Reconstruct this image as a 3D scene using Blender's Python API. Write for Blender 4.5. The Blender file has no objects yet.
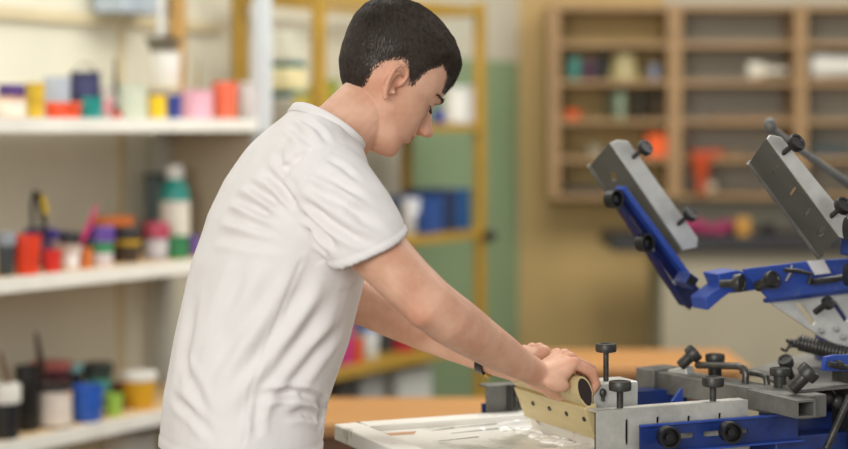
import bpy, bmesh, math, random
import numpy as np
from mathutils import Vector, Matrix
from mathutils.bvhtree import BVHTree
random.seed(7); np.random.seed(7)
C = bpy.context.scene.collection
R = math.radians
F = 1800.0; CX = 424.0; HY = 125.0; EYE = 1.45      # focal length in pixels, horizon line, eye height

# ------------------------------------------------------------------ camera
cam = bpy.data.cameras.new('camera'); co = bpy.data.objects.new('camera', cam); C.objects.link(co)
co.location = (0, 0, EYE); co.rotation_euler = (R(90), 0, 0)
cam.sensor_width = 36; cam.lens = F/848*36; cam.shift_y = -(224.5-HY)/848
cam.dof.use_dof = True; cam.dof.focus_distance = 2.93; cam.dof.aperture_fstop = 1.75
cam.clip_end = 60
bpy.context.scene.camera = co

# ------------------------------------------------------------------ frames: ground systems turned about the vertical
class Frame:
    def __init__(s, X, Y, ang):
        s.o = Vector((X, Y, 0)); s.a = R(ang)
        s.u = Vector((math.cos(s.a), math.sin(s.a), 0)); s.n = Vector((-math.sin(s.a), math.cos(s.a), 0))
    def w(s, p): return s.o + s.u*p[0] + s.n*p[1] + Vector((0, 0, p[2]))
    def inv(s, P):
        d = Vector(P) - s.o; return Vector((d.dot(s.u), d.dot(s.n), P[2]))
    def at(s, px, py, yp):                       # point of the place on the vertical plane yp seen at (px, py)
        k = (px-CX)/F
        ax = s.o.x + yp*s.n.x; ay = s.o.y + yp*s.n.y
        x = (k*ay - ax)/(s.u.x - k*s.u.y)
        Y = ay + x*s.u.y
        return Vector((x, yp, EYE-(py-HY)/F*Y))
    def depth(s, p): return s.w(p).y
    def pix(s, p):
        P = s.w(p); return (CX+F*P.x/P.y, HY+F*(EYE-P.z)/P.y)
WORLD = Frame(0, 0, 0)
MF = Frame((260-424)/1800*2.9, 2.9, 24)           # the man and the press
SF = Frame(-1.083, 4.6, 57.5)                     # paint shelves on the left
YF = Frame(0.205, 6.6, 58)                        # mustard rack, origin on its far front post
def A(px, py, yp): return MF.at(px, py, yp)

# ------------------------------------------------------------------ materials
def lin(c):
    return tuple((v/12.92 if v <= .04045 else ((v+.055)/1.055)**2.4) for v in c)
def rgb(h):
    h = h.lstrip('#'); return lin([int(h[i:i+2], 16)/255 for i in (0, 2, 4)])
MATS = {}
def mat(name, col, rough=.6, metal=0, var=.12, scale=8, bump=0, bscale=60, stretch=None, sss=0, spec=.5, coat=0, alpha=None, col2=None, cmix=.5, voro=False, trans=0):
    if name in MATS: return MATS[name]
    m = bpy.data.materials.new(name); m.use_nodes = True; nt = m.node_tree; N = nt.nodes; Lk = nt.links
    b = N['Principled BSDF']; b.inputs['Roughness'].default_value = rough; b.inputs['Metallic'].default_value = metal
    b.inputs['Specular IOR Level'].default_value = spec
    if coat: b.inputs['Coat Weight'].default_value = coat
    if trans: b.inputs['Transmission Weight'].default_value = trans
    if sss:
        b.inputs['Subsurface Weight'].default_value = sss; b.inputs['Subsurface Radius'].default_value = (1, .35, .2); b.inputs['Subsurface Scale'].default_value = .008
    c = rgb(col)
    tc = N.new('ShaderNodeTexCoord'); mp = N.new('ShaderNodeMapping'); Lk.new(tc.outputs['Object'], mp.inputs[0])
    if stretch: mp.inputs['Scale'].default_value = stretch
    nz = N.new('ShaderNodeTexNoise'); nz.inputs['Scale'].default_value = scale; nz.inputs['Detail'].default_value = 5; nz.inputs['Roughness'].default_value = .6
    Lk.new(mp.outputs[0], nz.inputs['Vector'])
    rp = N.new('ShaderNodeValToRGB'); rp.color_ramp.elements[0].position = .3; rp.color_ramp.elements[1].position = .7
    c2 = rgb(col2) if col2 else tuple(v*(1-var) for v in c)
    rp.color_ramp.elements[0].color = (*c2, 1); rp.color_ramp.elements[1].color = (*(min(1, v*(1+var*.4)) for v in c), 1)
    if col2: rp.color_ramp.elements[0].position = cmix-.06; rp.color_ramp.elements[1].position = cmix+.06
    Lk.new(nz.outputs['Fac'], rp.inputs[0]); Lk.new(rp.outputs[0], b.inputs['Base Color'])
    if bump:
        n2 = N.new('ShaderNodeTexNoise'); n2.inputs['Scale'].default_value = bscale; n2.inputs['Detail'].default_value = 4
        Lk.new(mp.outputs[0], n2.inputs['Vector'])
        bp = N.new('ShaderNodeBump'); bp.inputs['Strength'].default_value = bump; bp.inputs['Distance'].default_value = .002
        Lk.new(n2.outputs['Fac'], bp.inputs['Height']); Lk.new(bp.outputs[0], b.inputs['Normal'])
    MATS[name] = m; return m
def plas(hexc, rough=.45): return mat('plastic_'+hexc.strip('#'), hexc, rough=rough, var=.12, scale=30)

M_steel = mat('brushed_steel', '#c6c4bb', rough=.45, metal=.3, var=.35, scale=18, bump=.15, bscale=90)
M_steel_d = mat('dull_steel', '#7b7a75', rough=.5, metal=.45, var=.4, scale=22, bump=.2)
M_steel_l = mat('pale_steel', '#d6d6d0', rough=.4, metal=.4, var=.2, scale=20, bump=.1)
M_iron = mat('oily_iron', '#4b4a47', rough=.42, metal=.6, var=.5, scale=45, bump=.3, bscale=120)
M_blue = mat('blue_paint_on_steel', '#1d3576', rough=.4, var=.35, scale=26, bump=.1, coat=.15)
M_blue_d = mat('worn_blue_paint', '#2c4a9e', rough=.45, col2='#56679a', cmix=.34, scale=38, bump=.15)
M_black = mat('black_plastic', '#1c1b1b', rough=.35, var=.3, scale=40)
M_hole = mat('hole_shade', '#0b0a0a', rough=.7)  # near black for tube openings, their inner shade put into the colour
M_bolt = mat('zinc_bolt', '#c9c9c4', rough=.3, metal=.8)
M_rod = mat('steel_rod', '#5e5d59', rough=.35, metal=.7, var=.3, scale=40)
M_wood_o = mat('orange_varnished_wood', '#b3824e', rough=.45, var=.22, scale=5, stretch=(1, 9, 9))
M_wood_d = mat('dark_brown_wood', '#6b4a31', rough=.6, var=.3, scale=6, stretch=(1, 6, 6))
M_wood_case = mat('bookcase_wood', '#a08058', rough=.6, var=.18, scale=5, stretch=(1, 6, 6))
M_wood_sq = mat('squeegee_wood', '#d0bd8c', rough=.5, var=.14, scale=9, stretch=(6, 1, 6), bump=.1)
M_frame = mat('inked_white_frame', '#e4e2da', rough=.55, col2='#a19d90', cmix=.36, scale=16, bump=.3, bscale=40)
M_mesh = mat('white_screen_mesh', '#e2e1d9', rough=.35, col2='#b7b8aa', cmix=.42, scale=9, bump=.15)
M_ink = mat('wet_white_ink', '#f4f3ee', rough=.2, var=.03, coat=.3)
M_mustard = mat('mustard_painted_metal', '#a98630', rough=.5, var=.15, scale=8)
M_white_p = mat('white_painted_board', '#e9e6dc', rough=.5, var=.1, scale=10)
M_whitepost = mat('white_painted_metal', '#c6cbcd', rough=.45, var=.06)
M_cream = mat('cream_wall_panel', '#d2cebb', rough=.7, var=.06, scale=3)
M_cream_d = mat('beige_end_panel', '#a99c86', rough=.7, var=.08, scale=3)
M_green = mat('green_wall_paint', '#8ea57f', rough=.65, var=.07, scale=3)
M_ochre = mat('ochre_wall_paint', '#b89c66', rough=.7, var=.12, scale=2.5)
M_greige = mat('grey_beige_wall_paint', '#b3ad9b', rough=.7, var=.08, scale=2.5)
M_floor = mat('grey_brown_floor', '#7d7468', rough=.6, var=.2, scale=4)
M_counter = mat('black_worktop', '#26272a', rough=.45, var=.2)
M_cbody = mat('grey_beige_cupboard', '#9d9580', rough=.6, var=.08, scale=3)

def skin_mat():
    m = bpy.data.materials.new('skin'); m.use_nodes = True; nt = m.node_tree; N = nt.nodes; Lk = nt.links
    b = N['Principled BSDF']; b.inputs['Roughness'].default_value = .52
    b.inputs['Subsurface Weight'].default_value = .18; b.inputs['Subsurface Radius'].default_value = (1, .35, .2); b.inputs['Subsurface Scale'].default_value = .01
    b.inputs['Specular IOR Level'].default_value = .35
    at = N.new('ShaderNodeAttribute'); at.attribute_name = 'tint'
    tc = N.new('ShaderNodeTexCoord')
    nz = N.new('ShaderNodeTexNoise'); nz.inputs['Scale'].default_value = 22; nz.inputs['Detail'].default_value = 6; Lk.new(tc.outputs['Object'], nz.inputs['Vector'])
    rp = N.new('ShaderNodeValToRGB'); rp.color_ramp.elements[0].position = .35; rp.color_ramp.elements[1].position = .68
    rp.color_ramp.elements[0].color = (*rgb('#cf9b7f'), 1); rp.color_ramp.elements[1].color = (*rgb('#e3b79c'), 1)
    Lk.new(nz.outputs['Fac'], rp.inputs[0])
    mx = N.new('ShaderNodeMix'); mx.data_type = 'RGBA'; mx.blend_type = 'MULTIPLY'; mx.inputs[0].default_value = 1
    Lk.new(rp.outputs[0], mx.inputs[6]); Lk.new(at.outputs['Color'], mx.inputs[7]); Lk.new(mx.outputs[2], b.inputs['Base Color'])
    n2 = N.new('ShaderNodeTexNoise'); n2.inputs['Scale'].default_value = 260; n2.inputs['Detail'].default_value = 3; Lk.new(tc.outputs['Object'], n2.inputs['Vector'])
    bp = N.new('ShaderNodeBump'); bp.inputs['Strength'].default_value = .12; bp.inputs['Distance'].default_value = .001
    Lk.new(n2.outputs['Fac'], bp.inputs['Height']); Lk.new(bp.outputs[0], b.inputs['Normal'])
    return m
M_skin = skin_mat()
M_shirt = mat('white_cotton', '#e4e0dd', rough=.85, var=.03, scale=20, bump=.12, bscale=500, spec=.2)
M_hair = mat('dark_brown_hair', '#43382f', rough=.48, var=.5, scale=130, spec=.45)
M_jean = mat('dark_denim', '#3b4658', rough=.85, var=.2, scale=80, bump=.3, bscale=400)
M_shoe = mat('black_leather', '#1f1d1c', rough=.45)

# ------------------------------------------------------------------ mesh builder
class MB:
    def __init__(s): s.v = []; s.f = []
    def add(s, vs, fs):
        o = len(s.v); s.v += [Vector(v) for v in vs]; s.f += [tuple(i+o for i in f) for f in fs]; return s
    def box(s, c, size, rot=None):
        c = Vector(c); hx, hy, hz = [d/2 for d in size]
        vs = [Vector((x, y, z)) for x in (-hx, hx) for y in (-hy, hy) for z in (-hz, hz)]
        if rot: vs = [rot @ v for v in vs]
        return s.add([c+v for v in vs], [(0, 1, 3, 2), (4, 6, 7, 5), (0, 4, 5, 1), (2, 3, 7, 6), (0, 2, 6, 4), (1, 5, 7, 3)])
    def box2(s, lo, hi):
        lo = Vector(lo); hi = Vector(hi); return s.box((lo+hi)/2, hi-lo)
    def lathe(s, p, axis, prof, n=20):           # prof = [(r, h)] along the axis from p
        p = Vector(p); ax = Vector(axis).normalized()
        t = Vector((1, 0, 0)) if abs(ax.x) < .8 else Vector((0, 1, 0))
        a = ax.cross(t).normalized(); b = ax.cross(a)
        vs = []; fs = []
        for r, h in prof:
            for i in range(n):
                q = 2*math.pi*i/n; vs.append(p+ax*h+(a*math.cos(q)+b*math.sin(q))*max(r, 1e-5))
        for j in range(len(prof)-1):
            for i in range(n):
                k = (i+1) % n; fs.append((j*n+i, j*n+k, (j+1)*n+k, (j+1)*n+i))
        fs.append(tuple(range(n))[::-1]); fs.append(tuple((len(prof)-1)*n+i for i in range(n)))
        return s.add(vs, fs)
    def cyl(s, p, q, r, r2=None, n=14):
        p = Vector(p); q = Vector(q); return s.lathe(p, q-p, [(r, 0), (r if r2 is None else r2, (q-p).length)], n)
    def tube(s, pts, rad, n=10):
        pts = [Vector(p) for p in pts]
        if not hasattr(rad, '__len__'): rad = [rad]*len(pts)
        rings = []; prev = None
        for i, p in enumerate(pts):
            d = (pts[min(i+1, len(pts)-1)]-pts[max(i-1, 0)]).normalized()
            if prev is None:
                t = Vector((0, 0, 1)) if abs(d.z) < .9 else Vector((1, 0, 0)); a = d.cross(t).normalized()
            else: a = (prev - d*prev.dot(d)).normalized()
            prev = a; b = d.cross(a)
            rr = rad[i]; ra, rb = rr if hasattr(rr, '__len__') else (rr, rr)
            rings.append([p+a*math.cos(2*math.pi*k/n)*ra+b*math.sin(2*math.pi*k/n)*rb for k in range(n)])
        return s.loft(rings)
    def loft(s, rings, caps=True):
        n = len(rings[0]); vs = [p for r in rings for p in r]; fs = []
        for j in range(len(rings)-1):
            for i in range(n):
                k = (i+1) % n; fs.append((j*n+i, j*n+k, (j+1)*n+k, (j+1)*n+i))
        if caps:
            vs.append(sum(rings[0], Vector())/n); vs.append(sum(rings[-1], Vector())/n); c0 = len(vs)-2; L = (len(rings)-1)*n
            for i in range(n):
                k = (i+1) % n; fs.append((k, i, c0)); fs.append((L+i, L+k, c0+1))
        return s.add(vs, fs)
    def ell(s, c, r, rot=None, n=16):
        c = Vector(c); vs = []; fs = []; m = n//2
        for j in range(m+1):
            th = math.pi*j/m
            for i in range(n):
                ph = 2*math.pi*i/n
                v = Vector((r[0]*math.sin(th)*math.cos(ph), r[1]*math.sin(th)*math.sin(ph), r[2]*math.cos(th)))
                if rot: v = rot @ v
                vs.append(c+v)
        for j in range(m):
            for i in range(n):
                k = (i+1) % n; fs.append((j*n+i, (j+1)*n+i, (j+1)*n+k, j*n+k))
        return s.add(vs, fs)
    def poly(s, pts, thick, holes=()):           # flat plate with real holes; pts and holes are coplanar 3-D loops
        bm = bmesh.new(); pts = [Vector(p) for p in pts]
        nrm = Vector()
        for i in range(len(pts)):
            nrm += (pts[i]-pts[0]).cross(pts[(i+1) % len(pts)]-pts[0])
        nrm.normalize(); es = []
        for loop in [pts]+[[Vector(p) for p in h] for h in holes]:
            vs = [bm.verts.new(p) for p in loop]
            es += [bm.edges.new((vs[i], vs[(i+1) % len(vs)])) for i in range(len(vs))]
        bmesh.ops.triangle_fill(bm, use_beauty=True, use_dissolve=False, edges=es, normal=nrm)
        ex = bmesh.ops.extrude_face_region(bm, geom=list(bm.faces))
        for g in ex['geom']:
            if isinstance(g, bmesh.types.BMVert): g.co += nrm*thick
        bmesh.ops.recalc_face_normals(bm, faces=bm.faces)
        bm.verts.index_update()
        s.add([v.co.copy() for v in bm.verts], [tuple(v.index for v in f.verts) for f in bm.faces]); bm.free()
        return s
    def mesh(s, name, base=Vector()):
        me = bpy.data.meshes.new(name); me.from_pydata([tuple(v-base) for v in s.v], [], s.f)
        bm = bmesh.new(); bm.from_mesh(me); bmesh.ops.remove_doubles(bm, verts=bm.verts, dist=1e-6); bmesh.ops.recalc_face_normals(bm, faces=bm.faces); bm.to_mesh(me); bm.free()
        return me

def smooth(me, ang=38):
    me.polygons.foreach_set('use_smooth', [True]*len(me.polygons))
    try: me.set_sharp_from_angle(angle=R(ang))
    except Exception: pass
def tag(o, label=None, cat=None, group=None, kind=None):
    for k, v in (('label', label), ('category', cat), ('group', group), ('kind', kind)):
        if v: o[k] = v
    return o
BASE = {}
def thing(name, label, cat, fr, base, group=None):
    o = bpy.data.objects.new(name, None); C.objects.link(o); o.empty_display_size = .05
    base = Vector(base); o.location = fr.w(base); o.rotation_euler = (0, 0, fr.a)
    BASE[o] = (fr, base); return tag(o, label, cat, group)
def part(name, mb, m, parent, label=None, bevel=0, sharp=38):
    root = parent
    while root.parent: root = root.parent
    fr, base = BASE[root]
    me = mb.mesh(name, base) if isinstance(mb, MB) else mb
    me.materials.append(m); smooth(me, sharp)
    o = bpy.data.objects.new(name, me); C.objects.link(o); o.parent = parent
    if bevel: b = o.modifiers.new('bevel', 'BEVEL'); b.width = bevel; b.segments = 2; b.limit_method = 'ANGLE'; b.angle_limit = R(40)
    return tag(o, label)
def solo(name, mb, m, fr, base, label=None, cat=None, group=None, kind=None, bevel=0, sharp=38):
    base = Vector(base); me = mb.mesh(name, base); me.materials.append(m); smooth(me, sharp)
    o = bpy.data.objects.new(name, me); C.objects.link(o); o.location = fr.w(base); o.rotation_euler = (0, 0, fr.a)
    if bevel: b = o.modifiers.new('bevel', 'BEVEL'); b.width = bevel; b.segments = 2; b.limit_method = 'ANGLE'; b.angle_limit = R(40)
    return tag(o, label, cat, group, kind)

# ================================================================== THE SETTING
WL = .42                                           # the wall stands this far behind the shelf edge
def X_at(px, Y): return (px-CX)/F*Y
solo('floor', MB().box2((-5, -1.5, -.1), (5, 9.2, 0)), M_floor, WORLD, (0, 0, 0), kind='structure')
xs = SF.at(402, 100, WL).x; xe = SF.at(519, 100, WL).x
solo('wall_left', MB().box2((-4.2, WL, 0), (xs, WL+.12, 3)), M_cream, SF, (0, WL, 0), kind='structure')
solo('wall_left_green', MB().box2((xs, WL, 0), (xe, WL+.12, 1.72)), M_green, SF, (xs, WL, 0), kind='structure')
solo('wall_left_upper', MB().box2((xs, WL, 1.72), (xe, WL+.12, 3)), M_cream, SF, (xs, WL, 1.72), kind='structure')
WB = SF.w((xe, WL, 0)); YB = WB.y; xr = X_at(664, YB)
solo('wall_back', MB().box2((WB.x-.1, YB, 0), (xr, YB+.12, 3)), M_ochre, WORLD, (WB.x, YB, 0), kind='structure')
solo('wall_back_right', MB().box2((xr, YB, 0), (5, YB+.12, 3)), M_greige, WORLD, (xr, YB, 0), kind='structure')
tm = MB()
for x in (-3.2, -2.2, -1.2, -.55, .18, .9):
    tm.box2((x, WL-.006, 0), (x+.03, WL, 3))
tm.box2((-4.2, WL-.02, 1.755), (1.4, WL, 1.79))
solo('trim_1', tm, mat('cream_batten', '#c9bb98', rough=.7), SF, (0, WL, 0), kind='structure')

# ================================================================== PAINT SHELVES, LEFT
E = 1.09                                           # end of the unit along its front
ZT, ZM, ZB, ZL = 1.468, 1.056, .635, .22
sh = thing('storage_shelf', 'long white-edged storage shelf unit crowded with paint pots', 'shelf', SF, (0, 0, 0))
wt = mat('shelf_board_top', '#d8b98a', rough=.6, var=.15, scale=8)
for z in (ZT, ZM, ZB, ZL):
    part('shelf_board', MB().box2((-2.4, .012, z-.03), (E if z > 1.2 else E-.02, WL-.03, z)), wt if z < 1.2 else M_white_p, sh)
    part('edge_strip', MB().box2((-2.4, 0, z-.037), (E if z > 1.2 else E-.02, .012, z+.001)), M_white_p, sh, label='white painted front edge of a shelf board')
part('end_panel', MB().box2((E-.02, .02, ZM), (E, WL-.022, ZT-.03)), M_cream_d, sh, label='grey beige panel closing the end between two boards')
part('upright', MB().box2((E-.02, -.02, ZT-.04), (E+.025, .02, 2.35)), M_whitepost, sh, label='white metal corner upright')
part('upright', MB().box2((E-.02, 0, 0), (E+.02, .03, ZT-.04)), M_whitepost, sh)
part('upright', MB().box2((E-.05, WL-.075, 0), (E-.005, WL-.03, ZT-.03)), mat('grey_post', '#b5b5ae', rough=.5), sh)
part('upright', MB().box2((-2.4, WL-.07, 0), (-2.36, WL-.03, 2.35)), M_whitepost, sh)
part('upright', MB().box2((-2.4, 0, 0), (-2.36, .03, 2.35)), M_whitepost, sh)

# ------------------------------------------------------------------ containers
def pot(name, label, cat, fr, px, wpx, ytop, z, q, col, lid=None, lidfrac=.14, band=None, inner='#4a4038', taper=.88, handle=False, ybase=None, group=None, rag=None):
    if fr is SF: q = min(q, WL-.04-wpx*.0015)
    p = fr.at(px, 0, q); Y = fr.depth(p); sc = Y/F
    r = wpx*sc/2; top = EYE-(ytop-HY)*sc; h = top-z
    c = Vector((p.x, q, z)); t = thing(name, label, cat, fr, c, group)
    hb = h if not lid else h*(1-lidfrac)
    prof = [(r*taper*.94, 0), (r*taper, h*.03), (r, hb*.96), (r*1.06, hb*.97), (r*1.06, hb), (r*.93, hb), (r*.9, hb*.8), (0, hb*.8)]
    part('body', MB().lathe(c, (0, 0, 1), prof, 26), plas(col), t)
    if lid:
        part('lid', MB().lathe(c+Vector((0, 0, hb*.985)), (0, 0, 1), [(r*1.06, 0), (r*1.1, h*.01), (r*1.1, h*lidfrac*.85), (r*1.0, h*lidfrac), (0, h*lidfrac*1.0)], 26), plas(lid), t)
    else:
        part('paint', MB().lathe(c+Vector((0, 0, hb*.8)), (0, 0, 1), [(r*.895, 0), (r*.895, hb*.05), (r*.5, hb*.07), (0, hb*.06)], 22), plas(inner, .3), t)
    if band:
        b0, b1, bc = band; n = 20; vs = []; 
        def rr(f): return r*(taper+(1-taper)*f/.96)*1.012
        mb = MB(); mb.lathe(c+Vector((0, 0, hb*b0)), (0, 0, 1), [(rr(b0)*.97, 0), (rr(b0), 0.0003), (rr(b1), hb*(b1-b0)), (rr(b1)*.97, hb*(b1-b0)+.0003)], 26)
        part('paper_label', mb, plas(bc, .6), t)
    if handle:
        pts = [c+Vector((math.cos(a)*r*1.07, 0, hb*.9+math.sin(a)*r*.9)) for a in np.linspace(0, math.pi, 15)]
        part('wire_handle', MB().tube(pts, .0022, 6), M_rod, t)
    return t
SG = {}
def left(name, label, cat, px, w, yt, z, q, col, **k): return pot(name, label, cat, SF, px, w, yt, z, q, col, **k)
G1 = 'paint containers on the top white shelf'; G2 = 'paint containers on the middle white shelf'; G3 = 'paint containers on the bottom white shelf'
left('paint_pot', 'peach and white paint pot with purple lid, leftmost on the top shelf', 'paint pot', 12, 25, 84, ZT, .07, '#e2b08a', lid='#4b2c6b', lidfrac=.36, band=(.1, .8, '#efe3d2'), group=G1)
left('paint_pot', 'yellow paint pot beside the purple-lidded pot on the top shelf', 'paint pot', 35, 19, 83, ZT, .08, '#d9b62f', inner='#6a4a28', band=(.35, .6, '#c9a526'), group=G1)
left('paint_bucket', 'pale blue grey bucket standing behind the flat orange tub', 'bucket', 57, 26, 77, ZT, .2, '#aeb6c0', inner='#79808c', taper=.94, group=G1)
left('paint_tub', 'low orange-red tub in front of the pale blue grey bucket', 'tub', 63, 35, 102, ZT, .05, '#f0562c', lid='#f2653c', lidfrac=.2, taper=.96, group=G1)
left('paint_tin', 'dark navy tin with wire handle behind the small teal pot', 'paint tin', 85, 30, 72, ZT, .2, '#2d3050', inner='#232026', taper=1, band=(.5, .85, '#3a3b62'), handle=True, group=G1)
left('paint_pot', 'small teal paint pot on the top shelf', 'paint pot', 92, 21, 97, ZT, .06, '#12908a', inner='#0d5e58', group=G1)
left('paint_jar', 'narrow clear jar with pink label right of the small teal pot', 'jar', 108, 15, 86, ZT, .14, '#c9bdb5', lid='#bfbab0', band=(.15, .7, '#dd9a9d'), group=G1)
left('paint_bucket', 'pale green white bucket with brown stained rim on the top shelf', 'bucket', 131, 33, 84, ZT, .1, '#c9cfba', inner='#7a5a40', handle=False, taper=.9, group=G1)
left('paint_pot', 'tiny red pot at the foot of the pale green white bucket', 'paint pot', 117, 10, 111, ZT, .04, '#c13a2c', inner='#8c2a20', group=G1)
left('paint_pot', 'bright yellow and white paint pot right of the pale green bucket', 'paint pot', 157, 18, 92, ZT, .08, '#f0c818', lid='#5b5c78', lidfrac=.1, band=(.0, .0001, '#f0c818'), group=G1)
left('paint_pot', 'small deep blue pot between the yellow pot and the pink pot', 'paint pot', 174, 16, 95, ZT, .07, '#2f3f8e', inner='#26336e', group=G1)
left('paint_tub', 'wide pale pink tub on the top shelf', 'tub', 197, 32, 90, ZT, .09, '#e0a8b6', inner='#c98b9c', taper=.95, group=G1)
left('paint_pot', 'coral orange pot between the pale pink tub and the white pot', 'paint pot', 225, 26, 82, ZT, .1, '#ea6d4e', inner='#b32a1c', group=G1)
left('paint_pot', 'plain white pot at the right end of the top shelf', 'paint pot', 249, 25, 82, ZT, .09, '#e6e4df', lid='#dcdad6', lidfrac=.12, group=G1)
left('storage_tin', 'large beige tin under the white bucket at the back of the top shelf', 'tin', 164, 44, 87, ZT, .2, '#cdbf9f', lid='#c9bb9c', lidfrac=.08, taper=1, group=G1)
zt = EYE-(87-HY)*SF.depth(SF.at(164, 0, .2))/F
b_ = pot('paint_bucket', 'white bucket standing on the large beige tin', 'bucket', SF, 166, 30, 52, zt+.001, .2, '#e4e2da', inner='#d6d2c6', group=G1)
zt2 = EYE-(52-HY)*SF.depth(SF.at(166, 0, .2))/F
pot('metal_pan', 'dark grey pan resting upon the white bucket', 'pan', SF, 163, 37, 38, zt2+.001, .2, '#6d6656', inner='#3b362e', taper=.7)

left('paint_jar', 'dark grey jar at the far left of the middle shelf', 'jar', 6, 18, 232, ZM, .06, '#3a4044', lid='#8a9096', lidfrac=.3, group=G2)
left('plastic_cup', 'tall red-orange plastic cup on the middle shelf', 'cup', 27, 28, 235, ZM, .05, '#e8411f', inner='#8f2412', taper=.8, group=G2)
left('paint_jar', 'purple-lidded dark jar behind the tall red-orange cup', 'jar', 40, 30, 228, ZM, .2, '#5a4b6c', lid='#3c2c78', lidfrac=.25, group=G2)
left('paint_pot', 'small bright red pot beside the tall red-orange cup', 'paint pot', 52, 19, 250, ZM, .05, '#dd2f2a', inner='#8e1a18', group=G2)
left('paint_jar', 'white jar with blue purple lid behind the small red pot', 'jar', 61, 22, 231, ZM, .16, '#c8b4ae', lid='#3a3590', lidfrac=.2, group=G2)
left('paint_jar', 'small white labelled jar with a black lid on the middle shelf', 'jar', 70, 19, 232, ZM, .06, '#c9b8a8', lid='#1b191c', lidfrac=.3, band=(.1, .62, '#f0ece8'), group=G2)
left('paint_pot', 'small orange pot between the white labelled jar and green-banded jar', 'paint pot', 85, 15, 248, ZM, .07, '#d97a3c', inner='#2c241e', group=G2)
left('paint_jar', 'dark lidded jar behind the small orange pot', 'jar', 86, 22, 233, ZM, .2, '#3f3a38', lid='#221f22', lidfrac=.3, group=G2)
left('paint_jar', 'white jar with green band and purple lid on the middle shelf', 'jar', 101, 25, 226, ZM, .08, '#ddd6dc', lid='#5a3a8e', lidfrac=.38, band=(.55, .97, '#2e8a58'), group=G2)
left('paint_jar', 'jar with wide orange lid behind the purple-lidded green-banded jar', 'jar', 112, 40, 216, ZM, .27, '#a08a78', lid='#e07a35', lidfrac=.22, group=G2)
left('paint_jar', 'dark brown jar with yellow marked lid on the middle shelf', 'jar', 126, 29, 226, ZM, .12, '#40322c', lid='#1f1b18', lidfrac=.35, band=(.75, .97, '#caa423'), group=G2)
left('paint_jar', 'blue grey jar with red and purple lid left of the teal bottle', 'jar', 156, 25, 222, ZM, .12, '#9fa3b8', lid='#a83a50', lidfrac=.42, band=(.2, .9, '#c8c5c8'), group=G2)
left('paint_pot', 'green paint pot standing in front of the teal bottle', 'paint pot', 178, 21, 236, ZM, .08, '#2f7d4d', inner='#1f5a35', taper=.95, group=G2)
left('paint_pot', 'small purple pot at the right end of the middle shelf', 'paint pot', 194, 13, 236, ZM, .1, '#7a5fae', inner='#58428a', group=G2)
left('storage_box_tin', 'dark slate tin behind the teal bottle on the middle shelf', 'tin', 155, 20, 172, ZM, .36, '#4b5a58', lid='#3f4b4a', lidfrac=.06, taper=1)
# teal bottle
def bottle(fr, px, wpx, ytop, z, q, col, cap, lab, label):
    p = fr.at(px, 0, q); sc = fr.depth(p)/F; r = wpx*sc/2; h = EYE-(ytop-HY)*sc-z; c = Vector((p.x, q, z))
    t = thing('paint_bottle', label, 'bottle', fr, c)
    part('body', MB().lathe(c, (0, 0, 1), [(r*.9, 0), (r, h*.03), (r, h*.62), (r*.97, h*.7), (r*.8, h*.79), (r*.5, h*.84), (r*.48, h*.86)], 26), plas(col, .3), t)
    part('cap', MB().lathe(c+Vector((0, 0, h*.85)), (0, 0, 1), [(r*.6, 0), (r*.6, h*.11), (r*.5, h*.15), (0, h*.15)], 20), plas(cap), t)
    part('paper_label', MB().lathe(c+Vector((0, 0, h*.22)), (0, 0, 1), [(r*.98, 0), (r*1.012, .0005), (r*1.012, h*.38), (r*.98, h*.3805)], 26), plas(lab, .6), t)
bottle(SF, 175, 29, 165, ZM, .2, '#27958a', '#e8e8e4', '#e6e0d2', 'tall teal bottle with white cap and pale label')

left('paint_tin', 'black tin with white paint-covered top, far left of the bottom shelf', 'paint tin', 6, 27, 383, ZB, .05, '#1d1f22', lid='#d8d5cb', lidfrac=.34, taper=.95, group=G3)
left('paint_tin', 'plain tall black tin on the bottom shelf', 'paint tin', 27, 24, 366, ZB, .09, '#191818', inner='#2b2020', taper=1, group=G3)
left('paint_tin', 'dark red tin with pink crust top behind the white-labelled tin', 'paint tin', 50, 40, 361, ZB, .24, '#4a2029', lid='#b0605c', lidfrac=.12, taper=1, group=G3)
_t = left('paint_tin', 'tin with white label and orange mark on the bottom shelf', 'paint tin', 55, 33, 383, ZB, .07, '#2b2522', lid='#2a2624', lidfrac=.1, band=(.06, .92, '#d9cdbf'), taper=1, group=G3)
left('paint_jar', 'black jar with pale teal top behind the blue bucket, left one', 'jar', 70, 26, 363, ZB, .26, '#27303a', lid='#8fc0c6', lidfrac=.16, group=G3)
left('paint_bucket', 'bright blue bucket on the bottom shelf', 'bucket', 87, 33, 386, ZB, .06, '#2a5fc0', inner='#1e3f86', taper=.85, group=G3)
left('paint_jar', 'dark green jar behind the bright blue bucket', 'jar', 98, 28, 362, ZB, .2, '#33453c', lid='#2a332e', lidfrac=.2, band=(.5, .8, '#4f9a86'), group=G3)
left('plastic_cup', 'small lime green cup right of the blue bucket', 'cup', 113, 20, 394, ZB, .06, '#a5cc55', inner='#7fa838', taper=.82, group=G3)
left('paint_pot', 'small dark red pot behind the lime green cup', 'paint pot', 117, 20, 384, ZB, .2, '#7a2c26', inner='#4c1c18', group=G3)
left('paint_tub', 'yellow tub with white lid at the right end of the bottom shelf', 'tub', 139, 33, 371, ZB, .1, '#d9a520', lid='#e6e3dc', lidfrac=.22, group=G3)
left('paint_bucket', 'pale grey bucket below the bottom shelf boards', 'bucket', 128, 60, 430, ZL, .16, '#b9b6ad', inner='#8d8a82')
_c = BASE[_t][1]; _q = SF.at(66, 394, _c.y-.035)
part('label_mark', MB().ell((_q.x-.004, _c.y-.036, _q.z), (.012, .010, .013)), plas('#e0673a'), _t, label='orange mark on the paper label')
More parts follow.
